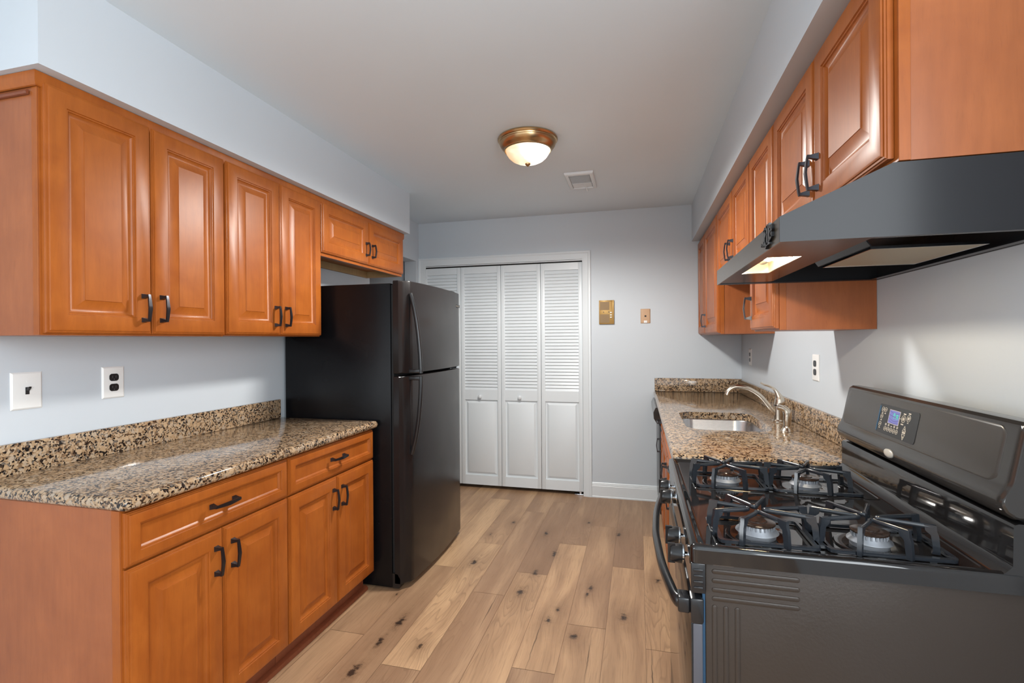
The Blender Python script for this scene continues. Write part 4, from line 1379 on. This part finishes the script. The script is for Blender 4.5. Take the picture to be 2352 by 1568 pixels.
for v in (-.004, -.025, -.044):
    b = NB(); fbox(b, F, .028, .045, v - .004, v + .004, .018, .028, .001); obj('button', b, M['nickel'], ic, 0)
for u in (-.025, .019):
    b = NB(); lathe(b, [(.0042, 0), (.0042, .002)], F(u, .001, .0182), F.N, 12); obj('pilot_lamp', b, M['black'], ic, 0)
# phone jack
F = wall_frame(.0565, YB, 1.534, 0)
pj = thing('phone_jack', 'small almond phone jack plate on the back wall above counter', 'phone jack', F.O)
obj('plate', plate_mesh(F, .078, .120, .008), M['almond'], pj, 20)
b = NB(); fbox(b, F, -.007, .007, -.007, .006, .0082, .0092); obj('jack', b, M['dark_gap'], pj, 0)
for v in (-.030, .032):
    b = NB(); fbox(b, F, -.016, .016, v - .0012, v + .0012, .0082, .0095, .0004); obj('ridge', b, M['almond'], pj, 0)
b = NB(); fbox(b, F, -.013, .013, -.056, -.037, .0082, .0090); obj('paper_tag', b, M['plate'], pj, 0)

# ------------------------------------------------------------------ ceiling fittings
lp = thing('ceiling_light', 'round flush ceiling light with brass rim and lit glass bowl', 'ceiling light', (-.575, 2.600, ZC))
lc = (-.575, 2.600, ZC)
b = NB(); lathe(b, [(.150, -.0005), (.160, -.003), (.1625, -.010), (.158, -.017), (.1525, -.019), (.1510, -.024), (.1525, -.028), (.1490, -.038), (.1400, -.050), (.1300, -.058), (.1270, -.063), (.1275, -.067), (.1235, -.069), (.1215, -.064), (.118, -.05)], lc, 'Z', 64, False)
obj('rim', b, M['brass'], lp, 30)
b = NB(); lathe(b, [(.1200, -.055), (.1195, -.066), (.1150, -.080), (.1040, -.097), (.0870, -.1125), (.0640, -.1245), (.0380, -.1315), (.014, -.1345), (.001, -.1350)], lc, 'Z', 64, False)
dm = obj('glass_bowl', b, M['dome'], lp, 60)
b = NB(); lathe(b, [(.0135, -.1330), (.0150, -.1360), (.0135, -.1415), (.0080, -.1460), (.0040, -.1500), (.001, -.1510)], lc, 'Z', 24)
obj('finial', b, M['brass'], lp, 50)
cl = bpy.data.lights.new('ceiling_lamp_light', 'SPOT'); cl.energy = 140.0; cl.color = (1.0, 0.97, 0.92); cl.shadow_soft_size = .10; cl.spot_size = math.radians(178); cl.spot_blend = 0.42
o = bpy.data.objects.new('ceiling_lamp_light', cl); C.objects.link(o); o.location = (-.570, 2.595, ZC - .17)

vt = thing('ceiling_vent', 'white square air vent grille on the ceiling', 'vent', (-.372, 3.36, ZC))
Fv = Frame((-.372, 3.36, ZC), (1, 0, 0), (0, 1, 0), (0, 0, -1))
b = NB(); t = bmesh.new(); hw, hh = .094, .165


def vl(i, n): return [Fv(u, v, n) for u, v in ((-hw + i, -hh + i), (hw - i, -hh + i), (hw - i, hh - i), (-hw + i, hh - i))]


loops(t, [vl(0, .0004), vl(0, .010), vl(.004, .016), (vl(.024, .018)), vl(.026, .012), vl(.026, .002)], False, False); merge(b, t)
obj('frame', b, M['trim'], vt, 20)
b = NB()
for k in range(13):
    v = -.132 + k * .0125
    t = bmesh.new(); loops(t, [[Fv(u, v + a, n) for a, n in ((0, .0145), (.002, .0150), (.0095, .0050), (.0075, .0040))] for u in (-.066, .066)]); merge(b, t)
obj('louvres', b, M['trim'], vt, 0)
b = NB(); fbox(b, Fv, -.067, .067, -.139, .139, .0006, .0016); obj('dark_backing', b, M['dark_gap'], vt, 0)  # dark sheet behind the louvres, standing in for the shade between them
b = NB(); fbox(b, Fv, -.066, .066, .036, .134, .003, .013, .002); obj('damper_plate', b, M['trim'], vt, 20)
b = NB(); tube(b, [Fv(.020, .120, .012), Fv(.026, .140, .030), Fv(.028, .146, .036)], [.004, .005, .006], 8); obj('lever', b, M['trim'], vt, 40)
